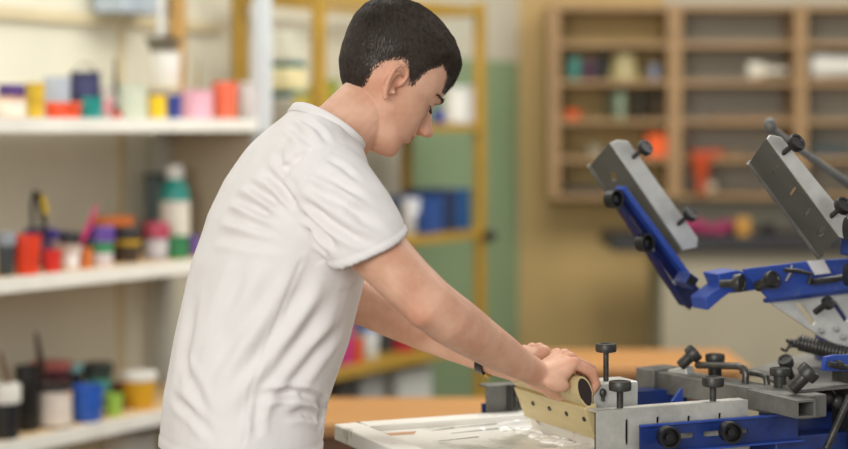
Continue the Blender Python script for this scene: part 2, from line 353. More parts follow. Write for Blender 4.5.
def brush(fr, p0, p1, q, label, hcol, r=.006, fer=True, name='paintbrush'):
    a = fr.at(p0[0], p0[1], q); b = fr.at(p1[0], p1[1], q); d = b-a
    t = thing(name, label, 'brush', fr, a)
    part('handle', MB().tube([a+d*.25, a+d*.5, a+d*.8, b], [r*.7, r*1.15, r*.8, r*.55], 8), plas(hcol), t)
    part('ferrule', MB().tube([a+d*.12, a+d*.27], [r*1.3, r*.85], 8), M_bolt, t)
    part('bristles', MB().tube([a, a+d*.06, a+d*.14], [r*.5, r*1.5, r*1.25], 8), plas('#3b2a20', .8), t)
brush(SF, (47, 400), (36, 333), .09+.01, 'dark brown brush standing in the plain tall black tin', '#3b2923', .009)
brush(SF, (14, 402), (0, 352), .05, 'brown brush leaning in the white-topped black tin', '#6a4c38', .007)
brush(SF, (74, 262), (97, 205), .06, 'magenta-handled brush leaning over the black-lidded jar', '#c2306a', .007)
brush(SF, (116, 112), (115, 58), .1, 'thin dark brush sticking up beside the pale green bucket', '#3c3834', .005)
brush(SF, (196, 112), (199, 60), .12, 'thin olive brush standing in the wide pale pink tub', '#8a7a48', .005)
pr = MB(); ys = .16
pr.tube([SF.at(33, 232, ys), SF.at(32, 205, ys), SF.at(35, 192, ys), SF.at(39, 195, ys), SF.at(43, 215, ys), SF.at(45, 238, ys)], [.006, .006, .008, .01, .009, .006], 8)
t = thing('palette_knife', 'black hooked tool with yellow stripe behind the tall red cup', 'tool', SF, SF.at(39, 238, ys)); part('handle', pr, M_black, t)
part('grip_stripe', MB().tube([SF.at(42, 196, ys-.012), SF.at(45, 206, ys-.012), SF.at(46, 214, ys-.012)], .007, 8), plas('#e0c13a'), t)
# plank and pipe behind
solo('wooden_plank', MB().box2((SF.at(177, 0, WL-.05).x, WL-.045, ZT), (SF.at(187, 0, WL-.05).x, WL-.022, 2.2)), mat('tan_plank', '#c39a5c', rough=.6), SF, (SF.at(182, 0, WL-.05).x, WL-.03, ZT), 'tan wooden plank leaning on the cream wall above the shelf', 'plank')
pp = SF.at(161, 0, .2); solo('metal_pipe', MB().tube([(pp.x, .2, zt2+.05), (pp.x, .2, 2.25)], .013, 12), M_steel_l, SF, (pp.x, .2, zt2+.05), 'pale metal pipe rising out of the dark grey pan', 'pipe')
a1 = SF.at(103, 0, WL-.06); a2 = SF.at(146, 0, WL-.06)
solo('storage_case', MB().box2((a1.x, WL-.14, 1.79), (a2.x, WL-.02, 1.9)), plas('#aab4bd', .6), SF, (a1.x, WL-.1, 1.79), 'blue grey case on the wall ledge above the top shelf', 'case', bevel=.006)

# ================================================================== MUSTARD RACK
ry = thing('metal_rack', 'mustard yellow metal rack against the green wall behind the man', 'rack', YF, (0, 0, 0))
LN = -1.02; W = .32; LV = [1.88, 1.455, 1.065, .655, .42]
for x, y in ((0, 0), (0, W), (LN, 0), (LN, W)):
    part('post', MB().box2((x-.018, y-.018, 0), (x+.018, y+.018, 2.4 if x else 1.9)), M_mustard, ry, bevel=.003)
for z in LV[1:]:
    part('shelf_board', MB().box2((LN, -.012, z-.028), (0, W+.01, z)), M_mustard, ry)
for y in (0, W): part('top_rail', MB().box2((LN, y-.014, LV[0]-.03), (0, y+.014, LV[0])), M_mustard, ry)
for x in (0, LN): part('end_rail', MB().box2((x-.014, 0, LV[0]-.03), (x+.014, W, LV[0])), M_mustard, ry)
part('end_cap', MB().ell((.0, -.04, 1.045), (.022, .03, .022)), M_black, ry, label='round black bumper on the rack corner')
def rack(name, label, cat, px, w, yt, z, q, col, **k): return pot(name, label, cat, YF, px, w, yt, z, q, col, **k)
G4 = 'containers on the mustard rack'
rack('plastic_tub', 'large white round tub beside the man\'s face on the rack', 'tub', 461, 34, 86, LV[1], .12, '#e9ecec', lid='#dfe3e4', lidfrac=.12, taper=.96, group=G4)
rack('paint_pot', 'small blue pot below the man\'s brow on the rack', 'paint pot', 439, 12, 110, LV[1], .05, '#2c3f9e', inner='#24337c', group=G4)
rack('plastic_bottle_tub', 'white bottle-shaped tub on the rack below the man\'s chin', 'tub', 410, 19, 198, LV[2], .12, '#e5e7e8', lid='#d5d8da', lidfrac=.15, taper=1, group=G4)
rack('paint_tin', 'dark tin with red label left of the white tub on the rack', 'paint tin', 391, 20, 203, LV[2], .1, '#2f3440', lid='#3a4250', band=(.15, .5, '#b1303c'), taper=1, group=G4)
def block(fr, name, label, cat, px0, px1, yt, z, q, dep, col, group=None, m=None, bevel=.004):
    a = fr.at(px0, 0, q); b = fr.at(px1, 0, q); zz = EYE-(yt-HY)*fr.depth((a+b)/2)/F
    t = thing(name, label, cat, fr, ((a.x+b.x)/2, q+dep/2, z), group)
    part('carton', MB().box2((a.x, q, z), (b.x, q+dep, zz-.006)), m or plas(col, .55), t, bevel=bevel)
    part('lid', MB().box2((a.x-.003, q-.003, zz-.014), (b.x+.003, q+dep+.003, zz)), m or plas(col, .5), t, bevel=.003)
    return t
block(YF, 'storage_box', 'bright blue box on the rack, left of the two dark blue boxes', 'box', 431, 443, 196, LV[2], .05, .18, '#254c8c', G4)
block(YF, 'storage_box', 'dark navy blue box in the middle of the blue boxes on the rack', 'box', 445, 456, 190, LV[2], .05, .18, '#1e2f52', G4)
block(YF, 'storage_box', 'blue box nearest the right post of the mustard rack', 'box', 459, 471, 189, LV[2], .05, .18, '#24558c', G4)
block(YF, 'storage_box', 'low blue box in front of the other blue boxes on the rack', 'box', 428, 433, 214, LV[2], .02, .05, '#24488c', G4)
rack('paint_pot', 'magenta pot on the low rack board right behind the man\'s waist', 'paint pot', 344, 18, 322, LV[3], .08, '#c4408e', inner='#8c2b64', group=G4)
rack('paint_pot', 'orange-red pot right of the magenta pot', 'paint pot', 357, 12, 338, LV[3], .06, '#d8512f', inner='#8a2f1c', group=G4)
rack('paint_tub', 'white tub with bright blue lid on the low rack board', 'tub', 368, 22, 318, LV[3], .12, '#dde3e6', lid='#2b6cc4', lidfrac=.3, group=G4)
rack('paint_tin', 'dark slate tin right of the blue-lidded white tub', 'paint tin', 385, 16, 318, LV[3], .14, '#3d4648', lid='#4a5658', group=G4)
rack('paint_tub', 'crimson tub on the low rack board', 'tub', 403, 26, 322, LV[3], .1, '#b92b45', lid='#8c2a5c', lidfrac=.3, group=G4)
rack('paint_pot', 'olive yellow pot right of the crimson tub', 'paint pot', 424, 16, 326, LV[3], .1, '#8b8c3c', inner='#5b5c2a', group=G4)
rack('paint_tin', 'dark green tin at the right end of the low rack board', 'paint tin', 444, 16, 318, LV[3], .14, '#4a5c48', lid='#39463a', group=G4)
block(YF, 'storage_box', 'dark grey box under the low rack board, left one', 'box', 340, 358, 372, LV[4], .05, .2, '#4b4a48', G4)
block(YF, 'storage_box', 'light grey box under the low rack board, middle one', 'box', 362, 384, 374, LV[4], .04, .2, '#a5a7a4', G4)
block(YF, 'storage_box', 'white grey box under the low rack board, right one', 'box', 400, 432, 368, LV[4], .04, .2, '#c6c9c5', G4)
# folded stacks on the near part of the rack
zz = LV[1]; p = YF.at(284, 0, .2)
for i, (h, c, l) in enumerate(((.085, '#b7b2a4', 'grey white paper bundle at the base of the stack behind the shoulder'), (.02, '#1f7f88', 'lower teal folded cloth in the stack behind the shoulder'), (.075, '#e9dfae', 'pale yellow paper bundle between the two teal cloths'), (.02, '#3d7a80', 'upper teal folded cloth in the stack behind the shoulder'), (.1, '#e3e2cf', 'topmost cream paper bundle of the stack behind the shoulder'))):
    ww = .055-.006*i
    px = p.x + (.006 if i % 2 else -.005)
    o = solo('paper_bundle' if i % 2 == 0 else 'folded_cloth', MB().box2((px-.045, .13+.003*i, zz), (px+.045, .27-.004*i, zz+h)), plas(c, .8), YF, (px, .2, zz), l, 'paper stack' if i % 2 == 0 else 'cloth', 'stacked bundles on the rack', bevel=.01)
    zz += h+.0005
rack('paint_pot', 'yellow pot on the rack just behind the man\'s neck', 'paint pot', 318, 22, 86, LV[1], .12, '#c9b02c', inner='#8f7a1e', group=G4)
rack('paint_pot', 'olive green pot on the rack between the yellow pots', 'paint pot', 330, 20, 80, LV[1], .2, '#8f9a44', inner='#5b5c2a', group=G4)
rack('paint_pot', 'pale yellow pot on the rack by the paper stack', 'paint pot', 302, 18, 94, LV[1], .08, '#cdbb54', inner='#8f7a1e', group=G4)
b1 = SF.at(242, 0, WL-.05); b2 = SF.at(249, 0, WL-.05)
solo('wooden_plank', MB().box2((b1.x, WL-.05, 0), (b2.x, WL-.025, 2.3)), mat('brown_plank', '#a5834e', rough=.6), SF, (b1.x, WL-.04, 0), 'brown upright plank on the wall left of the white corner post', 'plank')

# ================================================================== RIGHT SIDE OF THE ROOM
YC = YB-.27; k8 = YC/F
bc = thing('wall_bookcase', 'open wooden bookcase hung on the back wall with mixed supplies', 'bookcase', WORLD, (X_at(675, YC), YC+.13, EYE-(198-HY)*k8))
xl = X_at(549, YC); xR = X_at(932, YC); zb = EYE-(198-HY)*k8; ztp = EYE-(4-HY)*k8
for a, b in ((549, 560), (668, 682), (795, 807), (920, 932)):
    part('upright', MB().box2((X_at(a, YC), YC, zb), (X_at(b, YC), YB-.01, ztp)), M_wood_case, bc)
SZ = {}
for yy in (8, 45, 83, 122, 160, 197):
    z = EYE-(yy-3-HY)*k8; SZ[yy] = z
    for a, b in ((560, 668), (682, 795), (807, 920)):
        part('shelf_board', MB().box2((X_at(a, YC), YC+.006, z-.021), (X_at(b, YC), YB-.01, z)), M_wood_case, bc)
part('back_panel', MB().box2((X_at(560, YC), YB-.012, zb), (X_at(668, YC), YB-.004, ztp)), mat('tan_back_panel', '#bfa56c', rough=.7), bc, label='tan panel backing the left bay')
# supplies in the bookcase
def cb(name, label, cat, px, w, yt, row, q, col, **k): return pot(name, label, cat, WORLD, px, w, yt, SZ[row], YC+q, col, group='pots in the bookcase', **k)
cb('paint_pot', 'teal pot at the left of the upper bookcase shelf', 'paint pot', 574, 14, 58, 83, .08, '#4e8f86', inner='#2e4c48')
cb('paint_pot', 'dark purple pot right of the teal pot in the bookcase', 'paint pot', 589, 13, 60, 83, .08, '#5c4056', inner='#2c2028')
cb('paint_pot', 'dark slate pot in the left bookcase bay', 'paint pot', 602, 10, 54, 83, .12, '#3c4244', inner='#2c2c2c')
cb('plaster_cone', 'pale olive cone-shaped vessel in the left bookcase bay', 'vessel', 624, 22, 55, 83, .1, '#a99c6c', taper=1.5)
cb('paint_pot', 'small bluish grey pot at the right of the left bay', 'paint pot', 654, 11, 65, 83, .08, '#8c93a8', inner='#4b5060')
cb('paint_tub', 'low orange tub on the second bookcase shelf from below in the left bay', 'tub', 572, 18, 110, 122, .08, '#e0602e', inner='#a8401c')
cb('paint_jar', 'dark olive jar in the middle of the left bookcase bay', 'jar', 609, 11, 92, 122, .1, '#4a4a30', lid='#3a3626')
cb('paint_jar', 'pale green jar in the middle of the left bookcase bay', 'jar', 620, 12, 90, 122, .08, '#8fa088', lid='#6d7a66')
cb('paint_jar', 'black jar near the right of the left bookcase bay', 'jar', 640, 16, 92, 122, .12, '#38342c', lid='#2c2a26')
cb('paint_jar', 'dark brown jar beside the bay divider of the bookcase', 'jar', 657, 12, 90, 122, .12, '#544636', lid='#40362a')
def blockw(name, label, cat, a, b, yt, row, col, q=.04, dep=.15): return block(WORLD, name, label, cat, a, b, yt, SZ[row], YC+q, dep, col, 'boxes in the bookcase')
blockw('storage_box', 'bright orange box in the left bay behind the raised clamp knob', 'box', 648, 667, 134, 160, '#f2621c')
blockw('storage_box', 'pale grey box on the lower shelf left of the raised clamp', 'box', 588, 602, 146, 160, '#8e8872')
blockw('paper_folder', 'flat dark folder at the bottom of the left bookcase bay', 'folder', 566, 605, 187, 197, '#3c3a36')
blockw('paper_folder', 'flat brown folders on the middle bay shelf', 'folder', 715, 785, 116, 122, '#7c5a3e')
blockw('storage_box', 'dark slate box low in the right bay of the bookcase', 'box', 812, 848, 146, 160, '#3f4c50')
blockw('storage_box', 'orange box lying low in the middle bay above the cone', 'box', 693, 722, 151, 160, '#d8592c')
blockw('storage_box', 'small brown box low in the middle bay right of the orange box', 'box', 727, 742, 152, 160, '#8a6c4c')
# white bulb-like object and roll
def lath(name, label, cat, px, row, q, axis, prof, col):
    p = WORLD.at(px, 0, YC+q); r0 = max(r for r, h in prof)
    b = Vector((p.x, YC+q, SZ[row]+(r0 if abs(axis[2]) < .5 else 0)))
    return solo(name, MB().lathe(b, axis, prof, 22), plas(col, .6), WORLD, (b.x, b.y, SZ[row]), label, cat)
lath('light_bulb', 'white bulb-shaped object lying in the middle bookcase bay', 'bulb', 746, 83, .08, (1, 0, 0), [(.012, 0), (.035, .01), (.04, .03), (.034, .06), (.018, .09), (.014, .13), (.01, .17)], '#e2dccb')
lath('paper_roll', 'thick white roll lying in the right bay of the bookcase', 'roll', 808, 83, .09, (1, 0, 0), [(.03, 0), (.052, .012), (.056, .05), (.05, .1), (.046, .3)], '#dcdad0')
# orange funnel hanging in front of the lower shelf
fp = WORLD.at(701, 152, YC-.045)
solo('plastic_funnel', MB().lathe(fp, (0, 0, -1), [(.045, 0), (.046, .02), (.034, .06), (.022, .12), (.016, .17), (0.01, .175)], 20), plas('#c24e28'), WORLD, fp, 'orange funnel hanging in front of the middle bookcase bay', 'funnel')
lath('plaster_ball', 'small pale lump on the bottom board under the orange funnel', 'lump', 700, 197, .05, (1, 0, 0), [(.005, 0), (.022, .01), (.026, .03), (.02, .06), (.004, .07)], '#c9b79a')

YK = 6.9; kk = YK/F
wk = thing('work_counter', 'black-topped workbench with grey beige body below the bookcase', 'counter', WORLD, (X_at(800, YK), YK+.3, 0))
zc = EYE-(237-HY)*kk
part('worktop', MB().box2((X_at(612, YK), YK, zc-.055), (2.6, YK+.5, zc)), M_counter, wk, bevel=.006)
part('cabinet_body', MB().box2((X_at(664, YK), YK+.05, 0), (2.58, YK+.48, zc-.056)), M_cbody, wk)
cl = MB()
a = WORLD.at(704, 236, YK+.15)
for i in range(5):
    cl.ell((a.x-.09+i*.045, YK+.15+.02*math.sin(i*2), zc+.025+.012*math.sin(i*1.7)), (.045, .06, .03+.01*math.cos(i)))
solo('crumpled_cloth', cl, plas('#8c2b52', .9), WORLD, (a.x, YK+.15, zc), 'crumpled magenta cloth on the black worktop', 'cloth')
a = WORLD.at(743, 236, YK+.1)
solo('tape_roll', MB().lathe((a.x, a.y, zc), (0, 0, 1), [(.028, 0), (.03, .003), (.03, .068), (.018, .07), (.018, .03)], 24), plas('#c9964a'), WORLD, (a.x, a.y, zc), 'tan tape roll standing beside the magenta cloth', 'tape roll')
a = WORLD.at(766, 236, YK+.12)
pot('ink_jar', 'small black jar on the worktop right of the tan tape roll', 'jar', WORLD, 768, 12, 224, zc, YK+.12, '#26262a', lid='#1a1a1c', lidfrac=.3)

# wooden tables
def table(name, label, x0, x1, y0, y1, z, mt, ml, ap=.09):
    t = thing(name, label, 'table', WORLD, ((x0+x1)/2, (y0+y1)/2, 0))
    part('tabletop', MB().box2((x0, y0, z-.03), (x1, y1, z)), mt, t, bevel=.004)
    part('apron', MB().box2((x0+.03, y0+.03, z-.03-ap), (x1-.03, y1-.03, z-.031)), ml, t)
    for x in (x0+.06, x1-.06):
        for y in (y0+.06, y1-.06): part('leg', MB().box2((x-.025, y-.025, 0), (x+.025, y+.025, z-.031)), ml, t)
table('wooden_table', 'orange varnished wooden table right behind the white printing screen', -.62, X_at(560, 4.6), 4.44, 4.88, .712, M_wood_o, M_wood_d, .3)
table('wooden_table', 'orange varnished wooden table farther back behind the hands', X_at(538, 5.3), X_at(745, 5.3), 5.2, 5.62, .75, M_wood_o, M_wood_d, .12)

# ================================================================== SCREEN, SQUEEGEE
def bar(a, b, w, h, mb=None):                       # box bar between two points of a frame, w across, h up
    mb = mb or MB(); a = Vector(a); b = Vector(b); d = (b-a).normalized(); s = Vector((0, 0, 1)).cross(d).normalized(); u = d.cross(s)
    vs = [p+s*sx*w/2+u*sz*h/2 for p in (a, b) for sx in (-1, 1) for sz in (-1, 1)]
    return mb.add(vs, [(0, 1, 3, 2), (4, 6, 7, 5), (0, 4, 5, 1), (2, 3, 7, 6), (0, 2, 6, 4), (1, 5, 7, 3)])
P = A(334, 424, .2); SX = P.x; SZ0 = P.z; SL = .60; SW = .4; TH = .028
sc = thing('printing_screen', 'white ink-stained wooden printing screen lying flat under the squeegee', 'printing screen', MF, (SX+SL/2, 0, SZ0-TH))
fw = .045
fb = MB()
for lo, hi in (((SX, -.2), (SX+fw, .2)), ((SX+SL-fw, -.2), (SX+SL, .2)), ((SX+fw, .2-fw), (SX+SL-fw, .2)), ((SX+fw, -.2), (SX+SL-fw, -.2+fw))):
    fb.box2((lo[0], lo[1], SZ0-TH), (hi[0], hi[1], SZ0))
part('frame', fb, M_frame, sc, bevel=.003)
part('mesh', MB().box2((SX+fw-.004, -.2+fw-.004, SZ0-.013), (SX+SL-fw+.004, .2-fw+.004, SZ0-.01)), M_mesh, sc)
# dried ink on the mesh and the frame
def ground(px, py, z):
    Y = (EYE-z)*F/(py-HY); return MF.inv(((px-CX)/F*Y, Y, z))
ink = MB(); rnd = random.Random(3)
for i in range(46):
    g_ = ground(476+rnd.random()*95, 423+rnd.gauss(0, 3.2), SZ0-.009)
    if g_.x > SX+SL-fw-.01 or abs(g_.y) > .2-fw-.012: continue
    ink.ell((g_.x, g_.y, SZ0-.009), (.005+rnd.random()*.014, .004+rnd.random()*.010, .002+rnd.random()*.005), n=10)
g_ = ground(545, 424, SZ0-.009); ink.ell((g_.x-.02, g_.y, SZ0-.0095), (.06, .05, .006), n=18)
for i in range(26):
    y = -.16+.22*rnd.random()
    ink.ell((A(585, 392, -.2).x+.006+rnd.random()*.028, y, SZ0-.0095), (.006+rnd.random()*.014, .006+rnd.random()*.018, .002+rnd.random()*.005), n=10)
part('wet_ink', ink, M_ink, sc, label='glossy white ink in front of the squeegee')
for (x0, y0, x1, y1, w) in ((.15, .118, .2, .13, .006), (.20, .13, .29, .137, .005), (.17, .08, .27, .092, .004), (.3, .138, .42, .133, .005), (.26, .06, .33, .066, .003), (.12, .02, .2, .03, .003)):
    st = MB().poly([(SX+x0, y0, SZ0-.0098), (SX+x1, y1-.003, SZ0-.0098), (SX+x1, y1+w, SZ0-.0098), (SX+x0+.02, y0+w, SZ0-.0098)], .0004)
    part('ink_streak', st, mat('grey_ink_stain', '#6c6c66', rough=.6), sc, label='grey streaks of old ink')
part('tape_patch', MB().poly([(SX+.055, .105, SZ0-.0098), (SX+.11, .10, SZ0-.0098), (SX+.125, .125, SZ0-.0098), (SX+.06, .128, SZ0-.0098)], .0005), mat('tan_tape', '#bf8f6c', rough=.6), sc, label='tan tape patch near the corner')
part('tape_patch', MB().poly([(SX+.047, .135, SZ0-.0098), (SX+.07, .135, SZ0-.0098), (SX+.05, .152, SZ0-.0098)], .0005), M_black, sc, label='small black patch in the corner')

# squeegee: section in the (x', z) plane, leaning back towards the man, extruded along y'
qe = A(585, 392, -.2); Q0 = -.2; Q1 = .05
tl = R(20); qu = Vector((-math.sin(tl), 0, math.cos(tl))); qs = Vector((math.cos(tl), 0, math.sin(tl)))
def sec(pts, y0, y1, mb=None):
    mb = mb or MB(); r0 = [qe+qs*a+qu*b+Vector((0, y0-qe.y, 0)) for a, b in pts]; r1 = [qe+qs*a+qu*b+Vector((0, y1-qe.y, 0)) for a, b in pts]
    return mb.loft([r0, r1])
hp = [(.0135*math.cos(a)*(1 if math.sin(a) > -.3 else .85), .027*math.sin(a)) for a in np.linspace(0, 2*math.pi, 24, endpoint=False)]
sq = thing('squeegee', 'wooden screen printing squeegee gripped in both hands', 'squeegee', MF, (qe.x, 0, SZ0-.01))
part('handle', sec(hp, Q0, Q1), M_wood_sq, sq)
part('end_plug', sec([(a*.8, b*.88) for a, b in hp], Q0-.0015, Q0+.01), mat('dark_end_grain', '#2e211c', rough=.8, bump=.5), sq, label='dark brown end of the handle')
part('end_plug', sec([(a*.8, b*.88) for a, b in hp], Q1-.01, Q1+.0015), MATS['dark_end_grain'], sq)
zb2 = (qe.z-SZ0+.008)/math.cos(tl)
part('blade_holder', sec([(-.011, -.024), (.011, -.024), (.009, -zb2+.028), (-.009, -zb2+.028)], Q0-.002, Q1), M_wood_sq, sq, bevel=.001)
part('rubber_blade', sec([(-.0035, -zb2+.028), (.0035, -zb2+.028), (.003, -zb2), (-.003, -zb2)], Q0+.004, Q1-.004), mat('inked_rubber', '#d6d0c4', rough=.4, col2='#9a7a6c', cmix=.4, scale=40), sq, label='white ink covered rubber blade')
for i in range(5):
    y = Q0+.012+i*.06; c = qe+qu*(-.045)+Vector((0, y-qe.y, 0))
    part('screw', MB().cyl(c-qs*.0125, c-qs*.009, .004), M_iron, sq)

# ================================================================== THE PRESS
pz = SZ0-TH
pr = thing('printing_press', 'blue and steel manual screen printing press with a raised print head', 'printing press', MF, (1.2, 0, 0))
V3 = Vector
# pallet, arm and hub that carry everything
part('pallet', MB().box2((SX+.06, -.17, pz-.022), (SX+.56, .17, pz-.002)), mat('pallet_board', '#8b6d4c', rough=.6), pr, bevel=.004)
part('pallet_arm', MB().box2((SX+.1, -.03, pz-.07), (1.2, .03, pz-.023)), M_blue, pr, bevel=.003)
part('hub', MB().lathe((1.2, 0, pz-.16), (0, 0, 1), [(.2, 0), (.22, .02), (.22, .1), (.16, .13), (.1, .16), (.09, .42), (.06, .44)], 32), M_blue, pr)
part('column', MB().lathe((1.2, 0, .04), (0, 0, 1), [(.07, 0), (.06, .05), (.06, pz-.2)], 24), M_blue, pr)
for k in range(4):
    a = R(45+90*k); part('leg', bar((1.2, 0, .05), (1.2+.5*math.cos(a), .5*math.sin(a), .025), .05, .05), M_blue, pr, bevel=.003)

def slot3(a, b, c, d, y): return [A(*a, y), A(*b, y), A(*c, y), A(*d, y)]
def knob_t(c, axis, r, h, stem, parent, stem_r=.0042, m=None, cup=False, thick=None):   # T knob: head centred on c, stem reaching back along -axis
    ax = V3(axis).normalized(); c = V3(c)
    prof = [(r*.72, -h/2), (r*.96, -h*.42), (r, -h*.2), (r, h*.3), (r*.93, h*.5), (r*.7, h*.5), (r*.62, h*.38), (0, h*.38)]
    if cup: prof = [(r*.7, -h/2), (r*.97, -h*.4), (r, 0), (r, h*.5), (r*.82, h*.5), (r*.76, -h*.05), (r*.35, -h*.05), (r*.35, h*.3), (0, h*.3)]
    k = part('knob', MB().lathe(c, ax, prof, 28), m or M_black, parent)
    part('bolt_stem', MB().lathe(c-ax*(h/2+stem), ax, [(stem_r, 0), (stem_r, stem+.002)], 12), M_iron, k)
    if thick: part('knob_collar', MB().lathe(c-ax*(h/2+thick[1]), ax, [(thick[0]*.9, 0), (thick[0], .003), (thick[0], thick[1]), ], 16), m or M_black, k)
    return k
# near side clamp
yc = -.235
def rect(x0, y0, x1, y1, y, sl=0): return [A(x0, y0, y), A(x1, y0+sl, y), A(x1, y1+sl, y), A(x0, y1, y)]
a = A(597, 411, yc); b = A(748, 404, yc); zt_ = a.z
def clampface():
    x0, x1 = a.x, b.x; z1 = zt_; z0 = z1-.085; hs = []
    def hole(xc, zc, w, h):
        pts = []
        for q in np.linspace(0, 2*math.pi, 16, endpoint=False):
            cx_, cz_ = math.cos(q), math.sin(q)
            pts.append(V3((xc+w/2*np.sign(cx_)*abs(cx_)**.5, yc, zc+h/2*np.sign(cz_)*abs(cz_)**.5)))
        return pts
    p = A(627, 432, yc); hs.append(hole(p.x, p.z, .006, .042))
    for qx, qy in ((658, 420), (689, 419), (720, 416)):
        p = A(qx, qy, yc); hs.append(hole(p.x, p.z, .006, .011))
    return MB().poly([V3((x0, yc, z1)), V3((x0, yc, z0)), V3((x1, yc, z0)), V3((x1, yc, z1))], -.004, hs), x0, x1, z0, z1
mb, x0, x1, z0, z1 = clampface()
cp = part('side_clamp', mb, M_steel, pr, label='pale steel side clamp plate with slots')
part('top_flange', MB().box2((x0, yc+.001, z1-.004), (x1, yc+.028, z1)), M_steel, cp, bevel=.001)
for qx, qy in ((620, 386), (713, 382)):
    c = A(qx, qy, yc+.014); knob_t(c, (0, 0, 1), .0185, .016, c.z-.008-z1, cp, .0055, M_iron)
part('shade_backing', MB().box2((x0+.01, yc+.008, z0), (x1-.01, yc+.026, z1-.006)), M_iron, cp, label='dark backing added as shade behind the clamp slots')  # added dark box standing in for the shadow behind the slots
# clamp block behind with tall T knob
c = A(606, 348, -.17); zb_ = A(606, 381, -.17).z
blk = part('clamp_block', MB().box2((c.x-.035, -.19, zb_-.06), (c.x+.05, -.13, zb_)), M_steel_l, pr, bevel=.003)
knob_t(c, (0, 0, 1), .0175, .014, c.z-.007-zb_, blk, .0045, M_iron)
part('wing_bolt', MB().ell(A(603, 393, -.195), (.006, .005, .008)).cyl(A(603, 393, -.195), A(603, 401, -.195), .003), M_iron, blk)
# blue rail in front with two cup knobs
yb = yc-.012
pL = A(640, 424, yb); pR = A(798, 417, yb); rt = (pL.z+pR.z)/2; rb = rt-.041
def hslot(x0, x1, z, h, y):
    r = h/2; pts = [V3((x1-r+r*math.cos(q), y, z+r*math.sin(q))) for q in np.linspace(-math.pi/2, math.pi/2, 7)]+[V3((x0+r+r*math.cos(q), y, z+r*math.sin(q))) for q in np.linspace(math.pi/2, 1.5*math.pi, 7)]
    return pts
zs = (rt+rb)/2
sl1 = hslot(A(672, 430, yb).x, A(694, 430, yb).x, zs, .009, yb); sl2 = hslot(A(703, 430, yb).x, A(748, 430, yb).x, zs, .009, yb)
rl = part('slide_rail', MB().poly([V3((pL.x, yb, rt)), V3((pL.x, yb, rb)), V3((pR.x, yb, rb)), V3((pR.x, yb, rt))], -.003, [sl1, sl2]), M_blue, pr, label='blue painted channel rail with long slots')
part('rail_lip', MB().box2((pL.x, yb-.012, rb-.003), (pR.x+.004, yb+.003, rb)), M_blue_d, rl)
part('rail_lip', MB().box2((pL.x, yb-.005, rt), (pR.x, yb+.003, rt+.003)), M_blue_d, rl)
for qx, qy in ((668, 437), (730, 432)):
    c = A(qx, qy, yb-.03); k = knob_t(c, (-.25, -1, .03), .0175, .026, .014, rl, .007, M_black, cup=True, thick=(.011, .012))
# far side clamp seen left of the hands
fb_ = MB(); p0 = A(487, 386, .205); p1 = A(521, 386, .205)
fb_.box2((p0.x, .205, SZ0-.03), (p1.x, .211, p0.z)).box2((p0.x, .211, p0.z-.004), (p1.x, .24, p0.z))
fc = part('side_clamp', fb_, M_steel_d, pr, label='dark steel far side clamp block', bevel=.001)
part('clamp_pin', MB().cyl(A(517, 387, .198), A(517, 408, .198), .0055), M_iron, fc)
part('clamp_pin', MB().box2((A(508, 386, .2).x, .2, SZ0), (A(511, 386, .2).x, .205, p0.z)), M_iron, fc)
part('far_rail', MB().box2((p0.x+.01, .241, SZ0-.03), (.85, .25, SZ0+.01)), M_blue, pr)
# cross bar along the width, its end block, handles, knobs
xb = A(800, 395, -.28).x; zb3 = A(790, 394, -.27).z-.018
def AY(px, py, Y): return MF.inv(((px-CX)/F*Y, Y, EYE-(py-HY)/F*Y))
def YB_(px): return 3.30-(px-655)/(806-655)*.31          # distance of the cross bar along its length
bn = AY(815, 400, YB_(815)); bf = AY(668, 380, YB_(668)); be = AY(650, 380, YB_(650)); bg = AY(643, 380, YB_(643))
for p_ in (bn, bf, be, bg): p_.z = zb3
cr = part('cross_bar', bar(bf, bn, .055, .038), M_steel_d, pr, label='grey steel cross bar behind the side clamp', bevel=.002)
part('end_block', bar(be, bf, .072, .046), M_steel_d, cr, bevel=.002)
part('end_stub', bar(bg, be, .03, .026), M_steel_d, cr, bevel=.002)
# open square tube end
q = A(806, 409, -.34); tu = MB()
ww = .019; w2 = .0145
for lo, hi in (((-ww, -ww), (ww, -w2)), ((-ww, w2), (ww, ww)), ((-ww, -w2), (-w2, w2)), ((w2, -w2), (ww, w2))):
    tu.box2((q.x+lo[0], -.34, q.z+lo[1]*.75), (q.x+hi[0], -.2, q.z+hi[1]*.75))
part('square_tube', tu, M_steel_d, cr, label='open ended square steel tube')
part('tube_shade', MB().box2((q.x-w2, -.3, q.z-w2*.75), (q.x+w2, -.295, q.z+w2*.75)), M_hole, cr)  # black slab inside the tube stands in for its inner shade
part('gusset', MB().poly([A(672, 402, -.02), A(682, 388, -.02), A(684, 402, -.02)], .006), M_blue_d, cr, label='small blue triangular gusset')
bp = A(631, 392, .02); bp2 = A(676, 392, .02)
part('cradle_bar', MB().box2((bp.x, .02, bp.z-.03), (bf.x+.02, .06, bp.z)), M_blue, pr, label='blue cradle bar behind the tall clamp knob')
part('press_plate', MB().poly([Vector((bn.x-.02, bn.y+.03, zb3+.0195)), Vector((1.15, bn.y+.05, zb3+.0195)), Vector((1.15, .12, zb3+.0195)), Vector((bf.x+.12, bf.y-.08, zb3+.0195))], .005), M_steel_d, cr)
part('side_web', MB().box2((bn.x+.03, -.2, zb3-.075), (1.15, -.1, zb3-.03)), M_blue, cr, label='blue arm running to the hub')
part('arm_box', MB().box2((xb-.02, -.24, pz-.06), (1.12, -.05, pz+.03)), M_blue, pr, label='blue steel arm below the cross bar', bevel=.003)
part('arm_plate', MB().box2((xb+.01, -.27, pz-.05), (1.12, -.262, pz-.005)), M_iron, pr)
part('lower_strut', MB().tube([A(826, 449, -.33), A(840, 418, -.33), A(850, 396, -.33)], .006), M_iron, pr)
